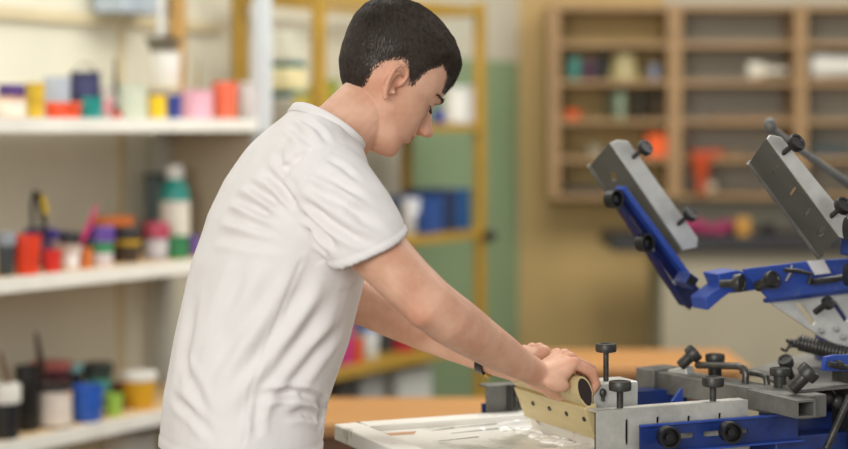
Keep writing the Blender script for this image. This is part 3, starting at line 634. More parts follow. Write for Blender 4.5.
def onbar(px, py, dy=0): return AY(px, py, YB_(px)+dy)
part('bent_handle', MB().tube([onbar(697, 365), onbar(738, 366), onbar(744, 369), onbar(746, 374), onbar(745, 388)], .0062, 10), M_rod, cr, label='bent steel rod handle')
part('bent_handle', MB().tube([onbar(742, 371, .03), onbar(760, 374, .03), onbar(766, 377, .03), onbar(768, 390, .03)], .0058, 10), M_rod, cr)
c = onbar(715, 358, .04); knob_t(c, (0, 0, 1), .0175, .014, .03, cr, .008, M_iron, thick=(.012, .034))
c = onbar(780, 372, .02); knob_t(c, (0, 0, 1), .0175, .014, .02, cr, .008, M_iron, thick=(.011, .036))
c = onbar(693, 354); knob_t(c, (.62, -.45, .75), .0165, .016, .024, cr, .006, M_iron, thick=(.01, .024))
part('knob_seat', bar(onbar(672, 374), onbar(690, 370), .02, .016), M_steel_l, cr, bevel=.002)
c = onbar(808, 373, -.01); knob_t(c, (.55, -.4, .72), .018, .018, .024, cr, .006, M_iron, thick=(.011, .03))
c = onbar(786, 362, .06); knob_t(c, (-.5, -.3, .7), .013, .016, .03, cr, .006, M_iron)
# springs
def spring(p, q, r, turns, parent, wr=.0034):
    p = V3(p); q = V3(q); d = q-p; L = d.length; ax = d.normalized(); t = V3((0, 0, 1)); s1 = ax.cross(t).normalized(); s2 = ax.cross(s1)
    pts = [p+d*(i/(turns*10))+(s1*math.cos(i*.6283)+s2*math.sin(i*.6283))*r*(1 if 5 < i < turns*10-5 else .5) for i in range(turns*10+1)]
    o = part('tension_spring', MB().tube(pts, wr, 6), M_rod, parent, label='coiled steel tension spring', sharp=80)
    part('spring_hook', MB().tube([p-ax*.02, p-ax*.012+s2*.008, p, p+ax*.01], .003, 6), M_iron, o)
spring(A(797, 342, -.02), A(852, 356, -.1), .0125, 16, pr)
spring(A(790, 345, -.02), A(797, 342, -.02), .006, 2, pr, .004)
spring(A(812, 384, -.1), A(862, 358, -.02), .012, 14, pr)
spring(A(822, 399, -.22), A(872, 372, -.14), .0125, 14, pr)
part('spring_eye', MB().ell(A(826, 398, -.23), (.016, .01, .012)).ell(A(838, 402, -.23), (.013, .01, .014)), M_iron, pr)
part('spring_bracket', MB().poly([A(824, 371, -.25), A(826, 357, -.25), A(836, 355, -.25), A(880, 355, -.25), A(880, 372, -.25)], .01), M_blue_d, pr, label='blue bracket beside the springs', bevel=.001)
part('bracket_bolt', MB().cyl(A(829, 364, -.262), A(850, 368, -.262), .005).cyl(A(836, 364, -.262), A(841, 366, -.262), .008), M_iron, pr)
part('bracket_stay', MB().box2((A(850, 360, -.25).x, -.26, pz), (A(870, 360, -.25).x, -.2, A(850, 372, -.25).z)), M_iron, pr)

# ---- raised print head
rh = part('head_plate', MB().poly([A(741, 269, -.06), A(757, 288, -.06), A(767, 299, -.06), A(848, 289, -.06), A(930, 280, -.06), A(930, 250, -.06), A(848, 258, -.06), A(807, 261, -.06)], .006), M_blue_d, pr, label='scuffed blue plate of the raised print head', bevel=.001)
part('head_lip', MB().poly([A(767, 299, -.066), A(930, 280, -.066), A(930, 284, -.066), A(767, 303, -.066)], .012), M_blue, rh)
part('white_label', MB().poly([A(807, 261, -.0755), A(815, 275, -.0755), A(831, 273, -.0755), A(824, 260, -.0755)], -.0012), plas('#e8e6e4', .6), rh, label='blank white sticker on the blue plate')
def qslot(p, q, w, y, n=8):
    a_ = A(*p, y); b_ = A(*q, y); d = (b_-a_).normalized(); s = V3((-d.z, 0, d.x)); r = w/2
    return [b_+(d*math.cos(t)+s*math.sin(t))*r for t in np.linspace(-math.pi/2, math.pi/2, n)]+[a_+(d*math.cos(t)+s*math.sin(t))*r for t in np.linspace(math.pi/2, 1.5*math.pi, n)]
gp = part('cheek_plate', MB().poly([A(765, 300, -.05), A(818, 336, -.05), A(850, 352, -.05), A(930, 352, -.05), A(930, 280, -.05), A(848, 289, -.05)], .005,
     [qslot((798, 305), (811, 322), .011, -.05), qslot((833, 303), (844, 319), .01, -.05)]), M_steel_l, pr, label='pale steel cheek plate with slanted slots', bevel=.0008)
for qx, qy in ((821, 331), (836, 329), (843, 337)):
    part('hex_bolt', MB().lathe(A(qx, qy, -.057), (0, -1, 0), [(.006, 0), (.006, .004), (.004, .005)], 6), M_bolt, gp)
c = A(828, 303, -.10); knob_t(c, (.15, -.8, .5), .0125, .012, .03, gp, .006, M_iron)
c = A(772, 280, -.10); knob_t(c, (.2, -.85, .35), .0165, .014, .03, rh, .01, M_black)
c = A(739, 283, -.06); knob_t(c, (.45, -.88, .1), .0165, .014, .03, rh, .007, M_iron)
part('latch_rod', MB().tube([A(784, 270, -.085), A(798, 271, -.085), A(811, 274, -.085), A(808, 284, -.085)], .004, 8), M_iron, rh)
part('latch_rod', MB().tube([A(812, 282, -.085), A(835, 279, -.085), A(850, 276, -.085)], .006, 8), M_iron, rh)
part('spring_clip', MB().tube([A(786, 281, -.075), A(791, 272, -.08), A(792, 265, -.08)], .0022, 6), M_bolt, rh)
# blue link and open tube
lk = part('link_bracket', MB().poly([A(690, 296, .05), A(693, 308, .05), A(707, 296, .05), A(714, 291, .05), A(726, 290, .05), A(745, 287, .05), A(743, 274, .05), A(736, 271, .05), A(722, 268, .05), A(702, 272, .05), A(707, 283, .05)], .05), M_blue_d, pr, label='blue link bracket joining the raised rail', bevel=.002)
tb = MB(); q = A(692, 281, .02)
part('square_tube', MB().box((q.x, .04, q.z), (.022, .04, .022), Matrix.Rotation(R(35), 3, 'Y')), M_blue, lk, bevel=.001)
part('tube_mouth', MB().box((q.x-.001, .0195, q.z), (.016, .003, .016), Matrix.Rotation(R(35), 3, 'Y')), M_hole, lk)  # black plate painted as the dark inside of the open tube
# far raised rail (blue) and steel channel
yf = .15
r2 = part('raised_rail', MB().poly([A(611, 196, yf), A(681, 303, yf), A(690, 310, yf), A(703, 293, yf), A(694, 282, yf), A(624, 187, yf)], -.004,
      [qslot((630, 218), (640, 233), .009, yf), qslot((658, 262), (672, 283), .009, yf)]), mat('dark_blue_paint', '#141d52', rough=.35, var=.3, scale=30, coat=.2), pr, label='dark blue raised slide rail')
part('rail_lip', MB().poly([A(622, 189, yf-.02), A(693, 286, yf-.02), A(697, 282, yf-.02), A(626, 186, yf-.02)], -.03), M_blue_d, r2, label='bright blue edge of the raised rail', bevel=.0008)
part('rail_lip', MB().poly([A(611, 196, yf-.01), A(681, 303, yf-.01), A(679, 305, yf-.01), A(609, 198, yf-.01)], -.02), MATS['dark_blue_paint'], r2)
for qx, qy in ((652, 250), (674, 283)):
    part('slot_bolt', MB().ell(A(qx, qy, yf-.006), (.0055, .004, .0055)), M_bolt, r2)
for qx, qy in ((613, 199), (644, 243)):
    c = A(qx, qy, yf-.032); knob_t(c, (.3, -.95, .05), .0175, .022, .006, r2, .008, M_black, cup=True)
def channel(strip, base, y0, y1, label, slots):
    o = part('raised_clamp', MB().poly([A(*p, y0) for p in strip], -.004), M_steel_l, pr, label=label, bevel=.0008)
    n0, n1 = A(*base[0], y0), A(*base[3], y0); f0, f1 = A(*base[1], y1), A(*base[2], y1)
    f1 = n1+f0-n0                                     # keep the web plane flat
    hs = []
    for (u, v, lu, lv) in slots:
        cs = []
        for t in np.linspace(0, 2*math.pi, 12, endpoint=False):
            uu = u+lu*math.cos(t); vv = v+lv*math.sin(t); cs.append(n0+(n1-n0)*uu+(f0-n0)*vv)
        hs.append(cs)
    part('web', MB().poly([n0, n1, f1, f0], -.004, hs), mat('shaded_steel', '#66665e', rough=.6, metal=.3, var=.3), o, label='dark web of the channel with shade in its colour')  # shade of the down-facing web is put into its steel colour
    part('rolled_lip', MB().tube([f0, f0.lerp(f1, .5), f1], .007, 10), M_steel_d, o)
    return o, n0, n1, f0, f1
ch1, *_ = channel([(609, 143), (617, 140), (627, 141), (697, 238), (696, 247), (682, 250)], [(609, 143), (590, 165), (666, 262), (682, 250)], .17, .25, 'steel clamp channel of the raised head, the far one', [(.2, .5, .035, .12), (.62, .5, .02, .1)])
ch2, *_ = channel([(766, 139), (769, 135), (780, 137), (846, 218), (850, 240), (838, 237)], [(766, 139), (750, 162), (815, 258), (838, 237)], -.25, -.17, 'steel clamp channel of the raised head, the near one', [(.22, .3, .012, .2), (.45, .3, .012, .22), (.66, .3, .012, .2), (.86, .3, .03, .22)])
for (hx, hy), (sx, sy), y, par in (((645, 148), (632, 158), .17, ch1), ((690, 214), (677, 225), .17, ch1), ((796, 143), (782, 154), -.25, ch2), ((843, 206), (830, 217), -.25, ch2)):
    h_ = A(hx, hy, y-.03); s_ = A(sx, sy, y); d = h_-s_
    knob_t(h_, d, .0155, .013, d.length-.006, par, .0045, M_black)
c = A(846, 229, -.3); part('grip', MB().cyl(c, c+V3((.06, -.02, 0)), .02), M_black, ch2)
c = A(846, 275, -.2); part('grip', MB().cyl(c, c+V3((.06, -.02, 0)), .02), M_black, rh)
# bars that carry the raised channels to the hub side
part('raised_cross_bar', bar(A(775, 284, -.05), A(716, 284, .2), .02, .022), M_blue, pr, bevel=.002)
part('channel_arm', bar(A(846, 246, -.2), A(915, 264, -.05), .022, .03), M_blue, pr, bevel=.002)
part('head_arm', MB().box2((A(900, 300, -.05).x, -.04, pz+.1), (1.22, .04, A(900, 260, -.05).z)), M_blue, pr)
part('gas_strut', MB().tube([A(771, 128, .12), A(800, 150, .12), A(860, 192, .12), A(930, 245, .12)], [.007, .007, .009, .009], 10).ell(A(770, 126, .12), (.013, .013, .016)), M_steel_d, pr, label='grey ball-ended strut behind the near raised clamp')
#MAN#
# ================================================================== THE MAN
man = thing('person', 'dark-haired young man in plain white t-shirt pushing the squeegee with both hands', 'person', MF, (.02, -.02, 0))
def bake(mb, voxel, smooth_it=2, fac=.5):
    me = mb.mesh('bake'); o = bpy.data.objects.new('bake', me); C.objects.link(o)
    r = o.modifiers.new('r', 'REMESH'); r.mode = 'VOXEL'; r.voxel_size = voxel; r.adaptivity = 0
    if smooth_it:
        s_ = o.modifiers.new('s', 'SMOOTH'); s_.factor = fac; s_.iterations = smooth_it
    dg = bpy.context.evaluated_depsgraph_get(); dg.update()
    m2 = bpy.data.meshes.new_from_object(o.evaluated_get(dg)); bpy.data.objects.remove(o); return m2
def getco(me):
    a = np.empty(len(me.vertices)*3); me.vertices.foreach_get('co', a); return a.reshape(-1, 3)
def getno(me):
    a = np.empty(len(me.vertices)*3); me.vertices.foreach_get('normal', a); return a.reshape(-1, 3)
def setco(me, a): me.vertices.foreach_set('co', a.ravel()); me.update()
def sstep(x, a, b):
    t = np.clip((x-a)/(b-a), 0, 1); return t*t*(3-2*t)

# ---- head
PITCH = R(35); HC = A(395, 67, 0)
HM = Matrix.Rotation(PITCH, 3, 'Y')
def H(p): return HC + HM @ Vector(p)
front = [(.094, -.01), (.090, .028), (.078, .058), (.060, .079), (.040, .0895), (.020, .0935), (.0, .0958), (-.012, .0945), (-.021, .0885), (-.030, .0855), (-.042, .0865), (-.055, .087), (-.066, .089), (-.074, .0915), (-.079, .0935), (-.084, .0895), (-.089, .0905), (-.095, .0860), (-.101, .0820), (-.108, .0825), (-.116, .0825), (-.124, .0790), (-.132, .069), (-.137, .052), (-.139, .04)]
back = [(.094, -.012), (.090, -.045), (.078, -.070), (.060, -.086), (.035, -.095), (.01, -.097), (-.015, -.093), (-.04, -.083), (-.06, -.066), (-.08, -.04), (-.1, -.018), (-.12, .005), (-.132, .02), (-.137, .03), (-.139, .036)]
wid = [(.094, .004), (.090, .034), (.078, .055), (.060, .068), (.035, .0755), (.01, .0765), (-.02, .074), (-.045, .070), (-.07, .064), (-.09, .057), (-.105, .050), (-.118, .042), (-.128, .033), (-.135, .020), (-.139, .004)]
def itp(t, z):
    zs_ = [a for a, b in t][::-1]; vs_ = [b for a, b in t][::-1]; return float(np.interp(z, zs_, vs_))
def head_ring(z, n=48):
    f, b, w_ = itp(front, z), itp(back, z), itp(wid, z)
    xc = b+(f-b)*.48; out = []
    for i in range(n):
        q = 2*math.pi*i/n; c, s_ = math.cos(q), math.sin(q)
        ex = .92 if c > 0 else 1.0
        x = xc+(f-xc if c > 0 else xc-b)*math.copysign(abs(c)**ex, c)
        out.append(Vector((x, w_*math.copysign(abs(s_)**(.92 if c < 0 else 1.05), s_), z)))
    return out
hz = [.0945]+list(np.linspace(.0935, .08, 8))+list(np.linspace(.077, -.139, 60))
skull = MB().loft([head_ring(z) for z in hz])
body = MB()
body.add([H(v) for v in skull.v], skull.f)
# nose: narrow wedge lofted down the face
nz_ = [(-.008, .0930, .0065), (-.018, .0950, .0065), (-.028, .1015, .0075), (-.039, .1090, .0085), (-.047, .1180, .0095), (-.054, .1215, .0105), (-.060, .1205, .0105), (-.064, .114, .0095), (-.067, .100, .008)]
rings = []
for z, xf, w_ in nz_:
    xb_ = .070; rings.append([H((xb_+(xf-xb_)*(math.cos(q)*.5+.5)**.7, w_*math.sin(q)*(1.25 if math.cos(q) < 0.1 else 1), z)) for q in np.linspace(0, 2*math.pi, 20, endpoint=False)])
body.loft(rings)
for s_ in (-1, 1):
    body.ell(H((.0995, s_*.0115, -.0605)), (.0115, .0062, .0075), HM)            # nostril wing
body.ell(H((.0715, 0, -.118)), (.0125, .017, .013), HM)
# ears: helix, antihelix, lobe, tragus over a thin dish
def ear(s_):
    o = Vector((-.012, s_*.0745, -.045)); tiltm = Matrix.Rotation(R(-5), 3, 'Y')
    def E_(x, z, out): return H(o+tiltm @ Vector((x, s_*(out), z)))
    hel = [(.010, -.002, .002), (.012, .010, .006), (.012, .021, .010), (.006, .029, .013), (-.004, .031, .016), (-.013, .026, .019), (-.0175, .015, .021), (-.0175, .003, .020), (-.0145, -.009, .017), (-.010, -.019, .012), (-.004, -.0265, .008), (.001, -.028, .005)]
    body.tube([E_(*p) for p in hel], [.0030, .0036, .0038, .0038, .0038, .0040, .0040, .0038, .0036, .0038, .0050, .0040], 10)
    body.tube([E_(*p) for p in ((.003, .020, .010), (-.005, .017, .014), (-.010, .008, .016), (-.010, -.004, .014), (-.005, -.014, .010))], [.0028, .003, .0032, .003, .003], 8)
    body.tube([E_(.008, -.006, .005), E_(.007, -.012, .007), E_(.005, -.015, .005)], [.003, .0038, .0026], 8)
    body.ell(E_(-.003, .001, .001), (.014, .0050, .024), HM)
    body.ell(E_(-.012, .004, .010), (.006, .006, .018), HM)
for s_ in (-1, 1): ear(s_)
# neck and shoulders
body.tube([A(318, 172, 0), A(330, 145, 0), A(348, 125, 0), A(364, 108, 0), A(382, 92, 0)], [(.060, .062), (.058, .060), (.054, .054), (.051, .052), (.048, .050)], 24)
body.tube([A(362, 131, -.008), A(371, 122, -.016), A(382, 112, -.02)], [.020, .028, .030], 14)     # throat
for s_ in (-1, 1):
    body.tube([Vector((p_.x, s_*abs(p_.y), p_.z)) for p_ in (A(334, 132, -.03), A(334, 162, -.07), A(334, 190, -.12))], [.022, .026, .030], 14)
SEC = [((155, 475), (322, 475), .168), ((156, 449), (320, 449), .166), ((160, 400), (323, 402), .158), ((172, 340), (346, 338), .162), ((190, 262), (361, 275), .178), ((205, 215), (370, 238), .190), ((222, 178), (371, 210), .196), ((244, 143), (367, 184), .188), ((268, 119), (361, 166), .150), ((294, 103), (358, 151), .074), ((308, 91), (371, 139), .068)]
def trings(inset=0, last=None, n=40, e=.86):
    out = []
    for (b, f, w_) in SEC[:last]:
        Pb = A(*b, 0); Pf = A(*f, 0); c = (Pb+Pf)/2; Av = (Pf-Pb)/2; h_ = .9135*Av.length
        k = math.sqrt(max(.25, 1-(.4067*w_*.9/h_)**2)); Av = Av*k; Av = Av*(1-inset/Av.length); w2_ = w_-inset
        out.append([c+Av*math.copysign(abs(math.cos(q))**e, math.cos(q))+Vector((0, w2_*math.copysign(abs(math.sin(q))**e, math.sin(q)), 0)) for q in np.linspace(0, 2*math.pi, n, endpoint=False)])
    return out
body.loft(trings(.024, 8))
# arms
def mir(v, s_, off=0): return Vector((v.x, v.y if s_ < 0 else -v.y+off, v.z))
ARM = [(322, 190, -.160, .050), (352, 222, -.190, .052), (382, 256, -.215, .0475), (408, 283, -.232, .0440), (428, 302, -.240, .0430), (448, 318, -.232, .0420), (472, 334, -.216, .0385), (500, 352, -.192, .0330), (522, 365, -.172, .0280), (537, 373, -.160, .0245), (550, 378, -.153, .0235)]
def arm(s_):
    pts = []; rr = []
    for i, (x, y, yp, r_) in enumerate(ARM):
        p = A(x, y, yp)
        if s_ > 0:
            t = i/(len(ARM)-1); t2 = max(0, (i-4)/(len(ARM)-5)); k_ = max(0, 1-i/4); p = Vector((p.x+.024*k_, -yp-.20*t2-.010*k_, p.z-.034*k_))
        pts.append(p); rr.append((r_, r_*(.96 if i < 8 else .86)))
    body.tube(pts, rr, 22)
arm(-1); arm(1)
NAILS = []
def hand(s_):
    def T(p):
        return Vector((p.x, p.y, p.z)) if s_ < 0 else Vector((p.x, -p.y-.2, p.z))
    W_ = A(545, 376, -.155)
    mcp0 = A(574, 363, -.188); pip0 = A(592, 373, -.190); dip0 = A(596, 384, -.189); tip0 = A(591, 393, -.187)
    fing = []
    for k, (dx, dz, ln, rr) in enumerate(((0, 0, 1.0, .0088), (.004, .005, 1.12, .0095), (.006, .007, 1.2, .0098), (.003, .006, 1.12, .0096))):
        dy = .0218*k*(1 if True else 0)
        m0 = mcp0+Vector((dx, dy, dz)); d1 = (pip0-mcp0)*ln; d2 = (dip0-pip0)*ln; d3 = (tip0-dip0)*ln
        p1 = m0+d1+Vector((0, -.001*k, 0)); p2 = p1+d2; p3 = p2+d3
        fing.append((m0, p1, p2, p3, rr))
        root = m0.lerp(W_, .35)
        body.tube([T(root), T(m0), T(m0.lerp(p1, .5)), T(p1), T(p1.lerp(p2, .5)), T(p2), T(p3)], [rr*1.05, rr*1.15, rr*.98, rr*1.05, rr*.92, rr*.93, rr*.8], 14)
        body.ell(T(m0), (rr*1.18,)*3); body.ell(T(p1), (rr*1.06,)*3); body.ell(T(p2), (rr*.94,)*3); body.ell(T(p3), (rr*.82,)*3)
        NAILS.append((T(p2.lerp(p3, .7)), T(p3)-T(p2)))
    # palm lofted from the wrist to the knuckle line
    a0 = W_; k0 = fing[0][0]; k3 = fing[3][0]; kc = (k0+k3)/2
    up = Vector((.35, 0, .94))
    rings = []
    for t, wy, th, drop in ((-.25, .027, .0215, 0), (0, .0285, .0205, 0), (.3, .035, .021, .004), (.6, .041, .020, .005), (.85, .043, .0165, .004), (1.0, .041, .012, .002)):
        c = a0.lerp(kc, t)-up*drop; d = (kc-a0).normalized(); uu = Vector((-d.z, 0, d.x))
        rings.append([T(c+Vector((0, 1, 0))*math.copysign(abs(math.cos(q))**.85, math.cos(q))*wy+uu*math.copysign(abs(math.sin(q))**.85, math.sin(q))*th) for q in np.linspace(0, 2*math.pi, 22, endpoint=False)])
    body.loft(rings)
    body.ell(T(A(557, 384, -.183)), (.024, .011, .013), Matrix.Rotation(R(15), 3, 'Y'))      # heel on the little finger side
    th = [A(549, 382, -.135), A(560, 392, -.112), A(571, 401, -.100), A(577, 408, -.096)]
    body.tube([T(p) for p in th], [.0165, .0145, .0115, .0098], 14); body.ell(T(th[3]), (.0100,)*3); body.ell(T(th[1]), (.016,)*3)
hand(-1); hand(1)
# hips, legs (under the trousers) and feet
hip = A(238, 460, 0)
for s_ in (-1, 1):
    body.tube([(hip.x, s_*.09, hip.z+.02), (hip.x-.01, s_*.10, .72), (hip.x-.02, s_*.11, .50), (hip.x-.03, s_*.115, .30), (hip.x-.04, s_*.12, .09)], [.085, .078, .056, .054, .04], 16)
    body.tube([(hip.x-.07, s_*.12, .05), (hip.x+.03, s_*.13, .045), (hip.x+.14, s_*.14, .035)], [.036, .034, .026], 12)
bme = bake(body, .0026, 3, .5)
co_ = getco(bme); no_ = getno(bme)
HMi = np.array(HM.inverted()); HCn = np.array(HC)
hl = (co_-HCn) @ HMi.T
near_head = (np.abs(hl) < .17).all(axis=1)
def g(x, y, z, r_): 
    d = ((hl[:, 0]-x)/r_[0])**2+((np.abs(hl[:, 1])-y)/r_[1])**2+((hl[:, 2]-z)/r_[2])**2; return np.exp(-d)*near_head
disp = -.0055*g(.092, .017, -.020, (.012, .010, .009)) -.0040*g(.086, .036, -.033, (.01, .014, .0035)) -.0020*g(.086, .032, -.0175, (.012, .016, .0025))
disp += .0050*g(.062, .050, -.045, (.030, .022, .024)) +.0050*g(.090, .026, -.006, (.013, .024, .008)) +.0052*g(.080, .032, -.0255, (.012, .012, .0085)) +.0035*g(.005, .058, -.090, (.03, .02, .02)) +.0026*g(.092, .0, -.0785, (.012, .02, .0045)) +.0034*g(.092, .0, -.0900, (.012, .017, .005))
disp += -.0035*g(.097, .008, -.0675, (.006, .0035, .003)) -.0028*g(.092, .02, -.084, (.012, .012, .0020)) -.0050*g(-.003, .078, -.049, (.006, .009, .007)) -.002*g(-.012, .08, -.036, (.007, .01, .010))
disp += -.003*g(.084, .0, -.100, (.01, .02, .006))
def gp(p, r_, m=1):
    q = np.array(p); w1 = np.exp(-((co_-q)**2).sum(1)/r_**2); q2 = q.copy(); q2[1] = -q2[1]; return w1+np.exp(-((co_-q2)**2).sum(1)/r_**2)
disp += .006*gp(A(421, 318, -.262), .022)+.003*gp(A(462, 322, -.235), .04)-.003*gp(A(441, 306, -.285), .018)
co_ = co_+no_*disp[:, None]; setco(bme, co_)
# colouring that belongs to the skin: lips, ears, nose tip, stubble shade, knuckles, elbows; plus painted shade in the recesses of the face
tint = np.ones((len(co_), 4))
def paint(wt, col):
    global tint
    c = np.array(col); tint[:, :3] *= (1-wt[:, None])+wt[:, None]*c[None, :]
paint(.95*np.clip(g(.094, .0, -.0840, (.022, .020, .0078))*1.6, 0, 1), (.80, .50, .50))
paint(.8*g(.092, .012, -.0835, (.016, .016, .0018)), (.60, .38, .38))  # painted shade along the parting of the lips
paint(.6*g(-.014, .085, -.042, (.03, .03, .04)), (1.0, .80, .76))
paint(.6*g(.112, .0, -.055, (.02, .016, .014)), (1.0, .80, .76))
paint(.35*g(.07, .04, -.105, (.05, .05, .03)), (.88, .84, .84))
paint(.5*g(.075, .035, -.028, (.03, .03, .010)), (.86, .76, .74))  # painted shadow around the eyelids
paint(.8*g(.106, .0085, -.0685, (.006, .005, .003)), (.45, .25, .22))  # shade of the nostrils put into the tint
paint(.85*g(-.002, .076, -.049, (.006, .008, .008)), (.60, .38, .34))  # ear canal darkened, its shade put into the tint
def g3(p, r_): return np.exp(-((co_-np.array(p))**2).sum(1)/r_**2)
for p, r_ in ((A(421, 316, -.27), .035), (A(446, 300, -.22), .03), (A(577, 360, -.19), .02), (A(594, 374, -.19), .014)):
    paint(.5*g3(p, r_), (1.0, .82, .78))
ca = bme.color_attributes.new('tint', 'FLOAT_COLOR', 'POINT'); ca.data.foreach_set('color', tint.ravel())
bob = Vector(BASE[man][1])
def shift(me):
    a_ = getco(me)-np.array(bob); setco(me, a_); return me
shift(bme); bme.name = 'body'
part('body', bme, M_skin, man, sharp=180)

# ---- lashes and brows, hair
def strands(name, lst, m, parent, r0, label=None):
    vs = []; fs = []
    for pts, rr in lst:
        o = len(vs); n = len(pts)
        d = (pts[-1]-pts[0]).normalized(); t = Vector((.3, .8, .5)); s1 = d.cross(t).normalized(); s2 = d.cross(s1)
        for i, p in enumerate(pts):
            r_ = rr*(1 if i == 0 else (.9 if i < n-1 else .15))
            for k in range(3):
                q = k*2.0944; vs.append(p+(s1*math.cos(q)+s2*math.sin(q))*r_-bob)
        for i in range(n-1):
            for k in range(3): fs.append((o+i*3+k, o+i*3+(k+1) % 3, o+i*3+3+(k+1) % 3, o+i*3+3+k))
    me = bpy.data.meshes.new(name); me.from_pydata([tuple(v) for v in vs], [], fs)
    return part(name, me, m, parent, label, sharp=180)
rnd = random.Random(5)
bvh_body = BVHTree.FromPolygons([tuple(Vector(v)+bob) for v in getco(bme)], [tuple(p.vertices) for p in bme.polygons])
for s_ in (-1, 1):
    br = []
    for i in range(170):
        t = rnd.random(); y = .010+.042*t; z = -.0105+.005*math.sin(t*2.6)+rnd.gauss(0, .0020)*(1-.5*t); x = .12
        hit = bvh_body.ray_cast(H((x, s_*y, z)), -(HM @ Vector((1, 0, 0))))
        if hit[0] is None: continue
        d = HM @ Vector((-.3*t, s_*(.5+.6*t), .35-.5*t)).normalized(); nn = hit[1]
        br.append(([hit[0]-nn*.0005, hit[0]+d*.004+nn*.0018, hit[0]+d*.008+nn*.0012], .0003))
    strands('eyebrow', br, M_hair, man, 0)
    la = []
    for i in range(70):
        t = i/69; y = .016+.030*t; z = -.0275-.003*math.sin(t*math.pi)
        hit = bvh_body.ray_cast(H((.12, s_*y, z)), -(HM @ Vector((1, 0, 0))))
        if hit[0] is None: continue
        p = hit[0]; la.append(([p-hit[1]*.0006, p+HM @ Vector((.003, s_*.001, -.001)), p+HM @ Vector((.0060, s_*.002, -.0040))], .0003))
    strands('eyelash', la, M_hair, man, 0)
# hair region traced in the side view, same on both sides
HP = [(250, -60), (520, -60), (520, 70), (462, 72), (454, 80), (449, 74), (443, 64), (428, 71), (413, 88), (408, 84), (406, 66), (403, 60), (386, 62), (374, 70), (367, 84), (358, 95), (345, 91), (325, 90), (300, 90), (250, 84)]
def inpoly(x, y):
    c = False; n = len(HP)
    for i in range(n):
        x1, y1 = HP[i]; x2, y2 = HP[(i+1) % n]
        if (y1 > y) != (y2 > y) and x < (x2-x1)*(y-y1)/(y2-y1)+x1: c = not c
    return c
def pdist(x, y):
    b_ = 1e9; n = len(HP)
    for i in range(n):
        x1, y1 = HP[i]; x2, y2 = HP[(i+1) % n]; dx, dy = x2-x1, y2-y1; t = max(0, min(1, ((x-x1)*dx+(y-y1)*dy)/(dx*dx+dy*dy)))
        b_ = min(b_, math.hypot(x-x1-t*dx, y-y1-t*dy))
    return b_
NR = 150; hz2 = [.0945]+list(np.linspace(.0938, .078, 20))+list(np.linspace(.0768, -.11, 150))
hr = [head_ring(z, NR) for z in hz2]
hv = [v for r_ in hr for v in r_]; hfs = []
for j in range(len(hr)-1):
    for i in range(NR): hfs.append((j*NR+i, j*NR+(i+1) % NR, (j+1)*NR+(i+1) % NR, (j+1)*NR+i))
hfs.append(tuple(range(NR)))
me0 = bpy.data.meshes.new('hh'); me0.from_pydata([tuple(v) for v in hv], [], hfs)
bm = bmesh.new(); bm.from_mesh(me0); bmesh.ops.remove_doubles(bm, verts=bm.verts, dist=1e-5); bmesh.ops.recalc_face_normals(bm, faces=bm.faces); bm.normal_update()
thk = {}; edge = {}
for v in bm.verts:
    p = v.co; q = MF.pix(H((p.x, -abs(p.y), p.z))); ins = inpoly(*q); dd = pdist(*q)
    if q[1] < 40 and q[0] < 440: ins = True; dd = 30
    base_t = .0025+.0085*float(sstep(np.array(p.z), -.02, .075))+.003*float(sstep(np.array(p.x), .03, .09))
    thk[v.index] = base_t*min(1, dd/10) if ins else -.004; edge[v.index] = dd if ins else -dd
bm.verts.ensure_lookup_table()
cs = {v.index: v.co.copy() for v in bm.verts}; nsn = {v.index: v.normal.copy() for v in bm.verts}
for v in bm.verts: v.co = cs[v.index]+nsn[v.index]*thk[v.index]
dele = [f for f in bm.faces if all(edge[v.index] < 4.5 for v in f.verts)]
keep = [f for f in bm.faces if all(edge[v.index] > -4 for v in f.verts)]
roots = [(f.calc_center_median(), f.normal.copy(), f.calc_area(), edge[f.verts[0].index]) for f in keep if len(f.verts) < 8]
bvh_h = BVHTree.FromBMesh(bm)
bmesh.ops.delete(bm, geom=dele, context='FACES'); bm.verts.index_update()
shell = bpy.data.meshes.new('hair'); bm.to_mesh(shell)
hc_ = np.array([tuple(H(v.co)-bob) for v in bm.verts]); setco(shell, hc_); bm.free()
hair = part('hair', shell, M_hair, man, sharp=180)
areas = np.cumsum([r_[2] for r_ in roots]); tot = areas[-1]
lst = []; from mathutils import noise
rnd = random.Random(11); crown = Vector((-.055, 0, .085))
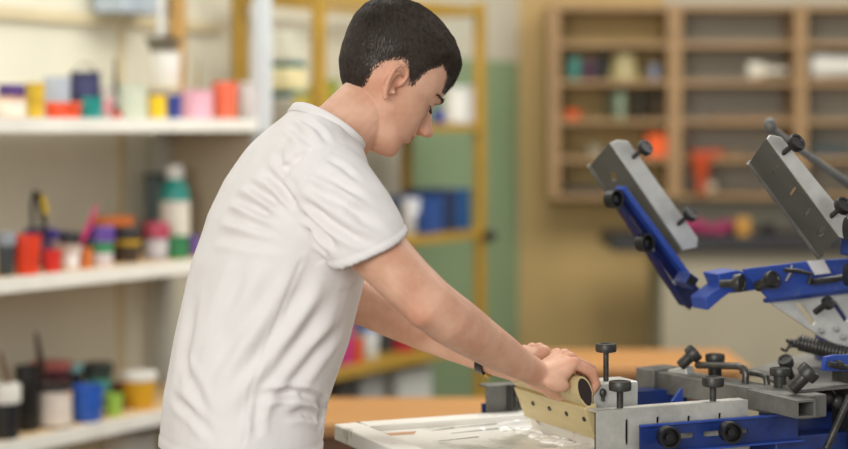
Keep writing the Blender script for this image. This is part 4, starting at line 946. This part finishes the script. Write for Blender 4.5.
for i in range(26000):
    k = int(np.searchsorted(areas, rnd.random()*tot)); p, n, _, eg = roots[min(k, len(roots)-1)]
    if eg < 0 and (p.x > .035 or rnd.random() > math.exp(eg/1.5)*.4): continue
    p = p+Vector((rnd.gauss(0, .0012), rnd.gauss(0, .0012), rnd.gauss(0, .0012)))
    top = float(sstep(np.array(p.z), .0, .07)); rad = Vector((p.x-crown.x, p.y, 0)); rad = rad.normalized() if rad.length > 1e-4 else Vector((1, 0, 0))
    d = rad*top+Vector((.30, 0, -1))*(1-top); d = (d-n*d.dot(n)).normalized()
    fw_ = Vector((1, 0, -.15)); fw_ = fw_-n*fw_.dot(n)
    d = (d*(1-.35*top)+fw_*.6*top+Vector((rnd.gauss(0, .12), rnd.gauss(0, .12), rnd.gauss(0, .1)))+.35*top*Vector(noise.noise_vector(p*90))).normalized()
    fr_ = float(sstep(np.array(p.x), .04, .085))
    L_ = (.006+.020*top+.014*fr_)*(.7+.6*rnd.random())*(1 if eg > 5 or top > .4 else .75); pts = []
    if eg < 1.5:
        L_ = .0045*(.6+.6*rnd.random()); lst.append(([H(p-n*.001), H(p+d*L_*.6+n*.0004), H(p+d*L_+n*.0002)], .00022)); continue
    nst = 4; q = p.copy(); lift = .0004+(rnd.random()*.0026+.0012*max(0, noise.noise(p*120)))*(.2+top)
    pts.append(H(p-n*.001))
    for j in range(1, nst+1):
        q = q+d*(L_/nst); nr = bvh_h.find_nearest(q)
        nn = nr[1] if nr[1].dot(n) > 0 else n
        hgt = lift*math.sin(math.pi*.8*j/nst)
        free = fr_*top*.0 
        q2 = nr[0]+nn*hgt
        if p.x > .068 and p.z > .02: q2 = q2.lerp(q+Vector((.002*j/nst, 0, -.002*j/nst)), .5)
        pts.append(H(q2)); d = (d-nn*d.dot(nn)).normalized()
    lst.append((pts, .00024+.0002*rnd.random()))
# fringe locks over the forehead
for i in range(900):
    y = rnd.uniform(-.052, .052); z = .036+rnd.gauss(0, .007)-.3*abs(y)*.4; ht = bvh_h.ray_cast(Vector((.2, y, z)), Vector((-1, 0, 0)))
    if ht[0] is None: continue
    p = ht[0]; lock = math.sin(y*260)*.5+.5; L_ = .016+.016*lock*rnd.random()+.006*rnd.random()
    dz = Vector((.10, .10*math.cos(y*260)+rnd.gauss(0, .06), -1)).normalized()
    pts = [H(p-Vector((.002, 0, 0))), H(p+dz*L_*.35+Vector((.0035, 0, 0))), H(p+dz*L_*.7+Vector((.0045, 0, 0))), H(p+dz*L_+Vector((.003, 0, 0)))]
    lst.append((pts, .0005))
strands('hair_strands', lst, M_hair, hair, 0)

# ---- t-shirt
shb = MB().loft(trings(0))
SLV = [(318, 178, -.125, .070), (334, 196, -.160, .070), (350, 215, -.190, .066), (362, 234, -.205, .063)]
HN = Vector((.42, 0, -.91)).normalized(); HP0 = A(370, 250, -.214)
def lsh(p, s_, k):                                   # the left shoulder is reached farther forward than the right
    return mir(p, s_) if s_ < 0 else Vector((p.x+.024*k, -p.y-.010*k, p.z-.034*k))
for s_ in (-1, 1):
    cs_ = [lsh(A(x, y, yp), s_, 1-i/5) for i, (x, y, yp, r_) in enumerate(SLV)]+[mir(HP0, s_)]; rr_ = [r_ for *_, r_ in SLV]+[.060]
    rings = []
    for i, (c_, r_) in enumerate(zip(cs_, rr_)):
        t_ = i/(len(cs_)-1); d_ = ((cs_[min(i+1, 4)]-cs_[max(i-1, 0)]).normalized()).lerp(HN, t_**2).normalized()
        sd_ = Vector((0, 1, 0)); e_ = d_.cross(sd_).normalized(); sd_ = e_.cross(d_).normalized()
        ka = 1+.12*t_; kb = 1-.04*t_
        rings.append([c_+e_*math.cos(q)*r_*ka+sd_*math.sin(q)*r_*kb for q in np.linspace(0, 2*math.pi, 28, endpoint=False)])
    shb.loft(rings)
    shb.tube([mir(A(322, 142, -.04), s_), lsh(A(320, 160, -.09), s_, .8), lsh(A(320, 180, -.13), s_, 1)], [.046, .060, .066], 20)
sme = bake(shb, .0042, 7, .5)
bm = bmesh.new(); bm.from_mesh(sme)
def cut(point, nrm, near, rad, ymax=9):
    pt = Vector(point); nr = Vector(nrm).normalized(); nc = Vector(near)
    def inside(c):
        r_ = c-pt; r_ = r_-nr*r_.dot(nr); return (c-nc).length < rad and r_.length < ymax
    fs = [f for f in bm.faces if inside(f.calc_center_median())]
    es = list({e for f in fs for e in f.edges}); vs = list({v for f in fs for v in f.verts})
    bmesh.ops.bisect_plane(bm, geom=vs+es+fs, plane_co=pt, plane_no=nr, clear_outer=True)
hems = []
for s_ in (-1, 1):
    pt = mir(HP0, s_); hems.append((pt, HN, .085, s_))
    bmesh.ops.delete(bm, geom=[f for f in bm.faces if abs((f.calc_center_median()-pt).dot(HN)) < .010 and f.normal.dot(HN) > .75 and (f.calc_center_median()-pt).length < .062], context='FACES')
for s_ in (-1, 1):
    pt = mir(HP0, s_); bes = [e for e in bm.edges if e.is_boundary and (e.verts[0].co-pt).length < .09]
    nb = {}
    for e in bes:
        for a_, b_ in ((e.verts[0], e.verts[1]), (e.verts[1], e.verts[0])): nb.setdefault(a_, []).append(b_)
    for it in range(25):
        nw = {v: (sum((w.co for w in l), Vector())/len(l)*.5+v.co*.5) for v, l in nb.items() if len(l) == 2}
        for v, c_ in nw.items(): v.co = c_
hb_ = A(238, 447, 0); cut(hb_, (0, 0, -1), hb_, .5); hems.append((hb_, Vector((0, 0, -1)), .6, 0))
cA = A(297, 104, 0); cB = A(357, 151, 0); cdir = (cB-cA).normalized(); cn = Vector((-cdir.z, 0, cdir.x)); cn = cn if cn.z > 0 else -cn
cc = (cA+cB)/2; cut(cc, cn, cc+cn*.03, .115, .079)
bmesh.ops.triangulate(bm, faces=[f for f in bm.faces if len(f.verts) > 4])
bm.to_mesh(sme); bm.free(); sme.update()
so = getco(sme); sn = getno(sme)
bvs = BVHTree.FromPolygons([tuple(v) for v in so], [tuple(p.vertices) for p in sme.polygons])
camL = MF.inv((0, 0, EYE))
def surf(px, py):
    d = (A(px, py, 0)-camL).normalized(); h_ = bvs.ray_cast(camL, d); return h_[0]
d_all = np.zeros(len(so))
def fold(pts, w_, dep, end=.35, ridge=0):
    P_ = [surf(*p) for p in pts]; P_ = [p for p in P_ if p is not None]
    if len(P_) < 2: return
    best = np.full(len(so), 1e9); par = np.zeros(len(so)); Ls = [0]
    for a_, b_ in zip(P_, P_[1:]): Ls.append(Ls[-1]+(b_-a_).length)
    for i, (a_, b_) in enumerate(zip(P_, P_[1:])):
        a0 = np.array(a_); ab = np.array(b_-a_); t = np.clip(((so-a0)@ab)/(ab@ab), 0, 1); dd = np.linalg.norm(so-a0-t[:, None]*ab, axis=1)
        m_ = dd < best; best[m_] = dd[m_]; par[m_] = (Ls[i]+t[m_]*(Ls[i+1]-Ls[i]))/Ls[-1]
    tp = sstep(par, -.02, end)*sstep(1-par, -.02, end) if end else 1
    x = best/w_
    global d_all
    dep = dep*1.5
    d_all += tp*(-dep*np.exp(-x**2)+ridge*dep*np.exp(-((x-1.7)/.8)**2))
# creases fanning from the armpit over back and sleeve
for pts, w_, dep in (
    ([(246, 182), (270, 198), (300, 224)], .007, .0065), ([(232, 196), (262, 212), (302, 230)], .008, .006), ([(222, 214), (258, 226), (300, 238)], .009, .005), ([(262, 168), (282, 186), (304, 214)], .007, .005),
    ([(214, 236), (250, 240), (296, 246)], .010, .004), ([(275, 150), (288, 170), (302, 196)], .008, .003),
    ([(296, 196), (320, 214), (352, 236), (380, 248)], .007, .006), ([(300, 180), (330, 198), (364, 220), (392, 236)], .007, .0055), ([(308, 168), (340, 184), (374, 206)], .007, .004),
    ([(298, 210), (318, 230), (340, 252)], .007, .007), ([(316, 178), (350, 206), (386, 224)], .006, .004), ([(306, 224), (316, 242), (328, 258)], .007, .006),
    ([(286, 122), (300, 134), (316, 150)], .007, .004), ([(300, 116), (318, 128), (332, 146)], .006, .003), ([(322, 156), (342, 166), (362, 184)], .006, .003),
    ([(316, 250), (300, 290), (262, 350), (222, 400)], .016, .007), ([(334, 290), (300, 340), (258, 392), (232, 430)], .014, .006), ([(290, 258), (262, 300), (226, 350), (196, 392)], .018, .005),
    ([(346, 320), (316, 352), (290, 384), (272, 420)], .012, .005), ([(254, 250), (232, 300), (206, 360)], .02, .004),
    ([(322, 402), (300, 393), (272, 394), (254, 400)], .007, .008), ([(322, 420), (302, 412), (280, 416)], .007, .005), ([(318, 398), (322, 412), (318, 432)], .008, .006), ([(262, 396), (256, 420), (258, 440)], .008, .004),
    ([(196, 290), (186, 340), (176, 400)], .02, .004), ([(180, 350), (196, 392), (214, 430)], .012, .003), ([(170, 392), (190, 412), (220, 440)], .009, .0035)):
    fold(pts, w_, dep, .35, .45)
# seams
for pts in ([(336, 152), (320, 163), (307, 178), (296, 196), (292, 210)], [(318, 240), (300, 264), (285, 300), (266, 350), (250, 390), (244, 444)]):
    fold(pts, .0032, .0009, .02, .8)
# noise of soft cloth
from mathutils import noise
nn_ = np.array([noise.noise(Vector((v[0]*9, v[1]*9, v[2]*6)))+.5*noise.noise(Vector((v[0]*22, v[1]*22, v[2]*14+3))) for v in so])
d_all += nn_*.0030
ed = np.ones(len(so))
for pt, n_, rad, s_ in hems:
    rel = so-np.array(pt); dist = rel@np.array(n_); m_ = np.linalg.norm(rel, axis=1) < rad
    sh_ = -.014 if s_ else -.016
    d_all += np.where(m_, -.0016*np.exp(-((dist-sh_)/.0016)**2)+.0012*sstep(dist, sh_, sh_+.004), 0)
so = so+sn*d_all[:, None]; setco(sme, so)
shift(sme); sme.name = 't_shirt'
ts = part('t_shirt', sme, M_shirt, man, sharp=180)
sd = ts.modifiers.new('cloth', 'SOLIDIFY'); sd.thickness = .0025; sd.offset = -1
# ribbed collar band following the neckline cut
cut_pts = []
half = (cB-cA).length/2
ring = []
for q in np.linspace(0, 2*math.pi, 72, endpoint=False):
    dirv = cdir*math.cos(q)+Vector((0, 1, 0))*math.sin(q)
    o_ = cc-cn*.006+dirv*.2; h_ = bvs.ray_cast(o_, -dirv)
    r_ = (h_[0]-(cc-cn*.006)).length if h_[0] is not None else .07
    ring.append((q, dirv, r_))
rs = np.array([r_[2] for r_ in ring]); rs = np.array([np.mean([rs[(i+k) % 72] for k in range(-3, 4)]) for i in range(72)])
cm = MB(); loops = []
for lift, off in ((-.012, .0002), (-.010, .0016), (.003, .0014), (.0045, .0004), (.003, -.0012), (-.009, -.002)):
    loops.append([cc+cn*lift+dv*(r_+off) for (q, dv, _), r_ in zip(ring, rs)])
n = 72; vs_ = [p for l in loops for p in l]; fs_ = []
for j in range(len(loops)):
    for i in range(n): fs_.append((j*n+i, j*n+(i+1) % n, ((j+1) % len(loops))*n+(i+1) % n, ((j+1) % len(loops))*n+i))
cm.add(vs_, fs_); part('collar', cm, M_shirt, ts, label='ribbed white neckband', sharp=60)

# ---- trousers and shoes
tj = MB()
for s_ in (-1, 1):
    tj.tube([(hip.x, s_*.085, hip.z+.03), (hip.x-.005, s_*.095, .80), (hip.x-.015, s_*.105, .62), (hip.x-.025, s_*.112, .42), (hip.x-.035, s_*.118, .2), (hip.x-.04, s_*.12, .07)], [(.105, .10), .098, .082, .072, .066, .064], 22)
tj.ell((hip.x, 0, hip.z-.02), (.125, .165, .12))
jm = bake(tj, .008, 4, .5); shift(jm); part('trousers', jm, M_jean, man, label='dark trousers under the shirt hem', sharp=180)
for s_ in (-1, 1):
    sm_ = MB(); fx = hip.x-.04; fy = s_*.12
    prof = [(-.075, .030, .028, .03), (-.06, .036, .05, .05), (-.02, .038, .055, .075), (.03, .040, .05, .07), (.09, .046, .036, .05), (.15, .044, .028, .04), (.19, .030, .02, .028)]
    sm_.loft([[Vector((fx+x, fy+w_*math.cos(q)+.015*s_*max(0, x)*5*.2, max(0, .5*hh+.5*hh*math.sin(q)*1.0))) for q in np.linspace(0, 2*math.pi, 18, endpoint=False)] for x, w_, _, hh in [(a, b, c, d*1.5) for a, b, c, d in prof]])
    part('shoe', sm_, M_shoe, man, sharp=60)

# watch strap on the left wrist
def larm(t):
    i = int(t); f_ = t-i; out = []
    for j in (i, i+1):
        x, y, yp, r_ = ARM[j]; p = A(x, y, yp); t2 = max(0, (j-4)/(len(ARM)-5)); out.append((Vector((p.x, -p.y-.2*t2, p.z)), r_))
    return out[0][0].lerp(out[1][0], f_), out[0][1]*(1-f_)+out[1][1]*f_, (out[1][0]-out[0][0]).normalized()
bt = min(np.arange(4, 9.5, .05), key=lambda t: abs(MF.pix(larm(t)[0])[0]-486))
c_, r_, d_ = larm(bt); s1 = d_.cross(Vector((0, 0, 1))).normalized(); s2 = d_.cross(s1)
band = [c_+(s1*math.cos(q)+s2*math.sin(q))*(r_+.0012) for q in np.linspace(0, 2*math.pi, 40, endpoint=False)]
wb = MB(); n = 40; lp = [[p+d_*o+(p-c_).normalized()*h for p in band] for o, h in ((-.007, -.002), (-.007, .0018), (.007, .0018), (.007, -.002))]
wb.add([p for l in lp for p in l], [(j*n+i, j*n+(i+1) % n, ((j+1) % 4)*n+(i+1) % n, ((j+1) % 4)*n+i) for j in range(4) for i in range(n)])
wo = part('wrist_strap', wb, M_black, man, label='dark strap on the left wrist')
gb = c_+Vector((0, 0, -1))*(r_+.003)
part('buckle', MB().box(gb, (.012, .016, .006), Matrix.Rotation(R(32), 3, 'Y')), mat('brass', '#c9a75a', rough=.3, metal=.8), wo, label='brass buckle', bevel=.001)
print('bt', bt, MF.pix(c_), MF.pix(gb))
# ================================================================== LIGHT
def area(name, loc, target, sx, sy, power, col=(1, 1, 1)):
    l = bpy.data.lights.new(name, 'AREA'); l.shape = 'RECTANGLE'; l.size = sx; l.size_y = sy; l.energy = power; l.color = col
    o = bpy.data.objects.new(name, l); C.objects.link(o); o.location = loc
    o.rotation_euler = (Vector(target)-Vector(loc)).to_track_quat('-Z', 'Y').to_euler(); return o
area('window_daylight', (-1.3, -1.2, 2.3), (.0, 3.6, 1.2), 2.4, 1.8, 125, (1, .985, .96))
area('overhead_fill', (-.4, 4.4, 3.1), (-.5, 4.9, 0), 2.6, 1.2, 42, (1, .99, .95))  # unseen fill light added to brighten the left wall and shelves
area('overhead_fill', (1.5, 4.9, 3.1), (1.6, 5.6, 0), 2.2, 1.4, 80, (1, .95, .86))  # unseen fill light added to brighten the back wall and bookcase
w = bpy.data.worlds.new('world'); bpy.context.scene.world = w; w.use_nodes = True
w.node_tree.nodes['Background'].inputs[0].default_value = (1, .985, .96, 1); w.node_tree.nodes['Background'].inputs[1].default_value = .52
vs = bpy.context.scene.view_settings; vs.view_transform = 'Standard'; vs.look = 'None'; vs.exposure = 0; vs.gamma = 1; vs.use_curve_mapping = False
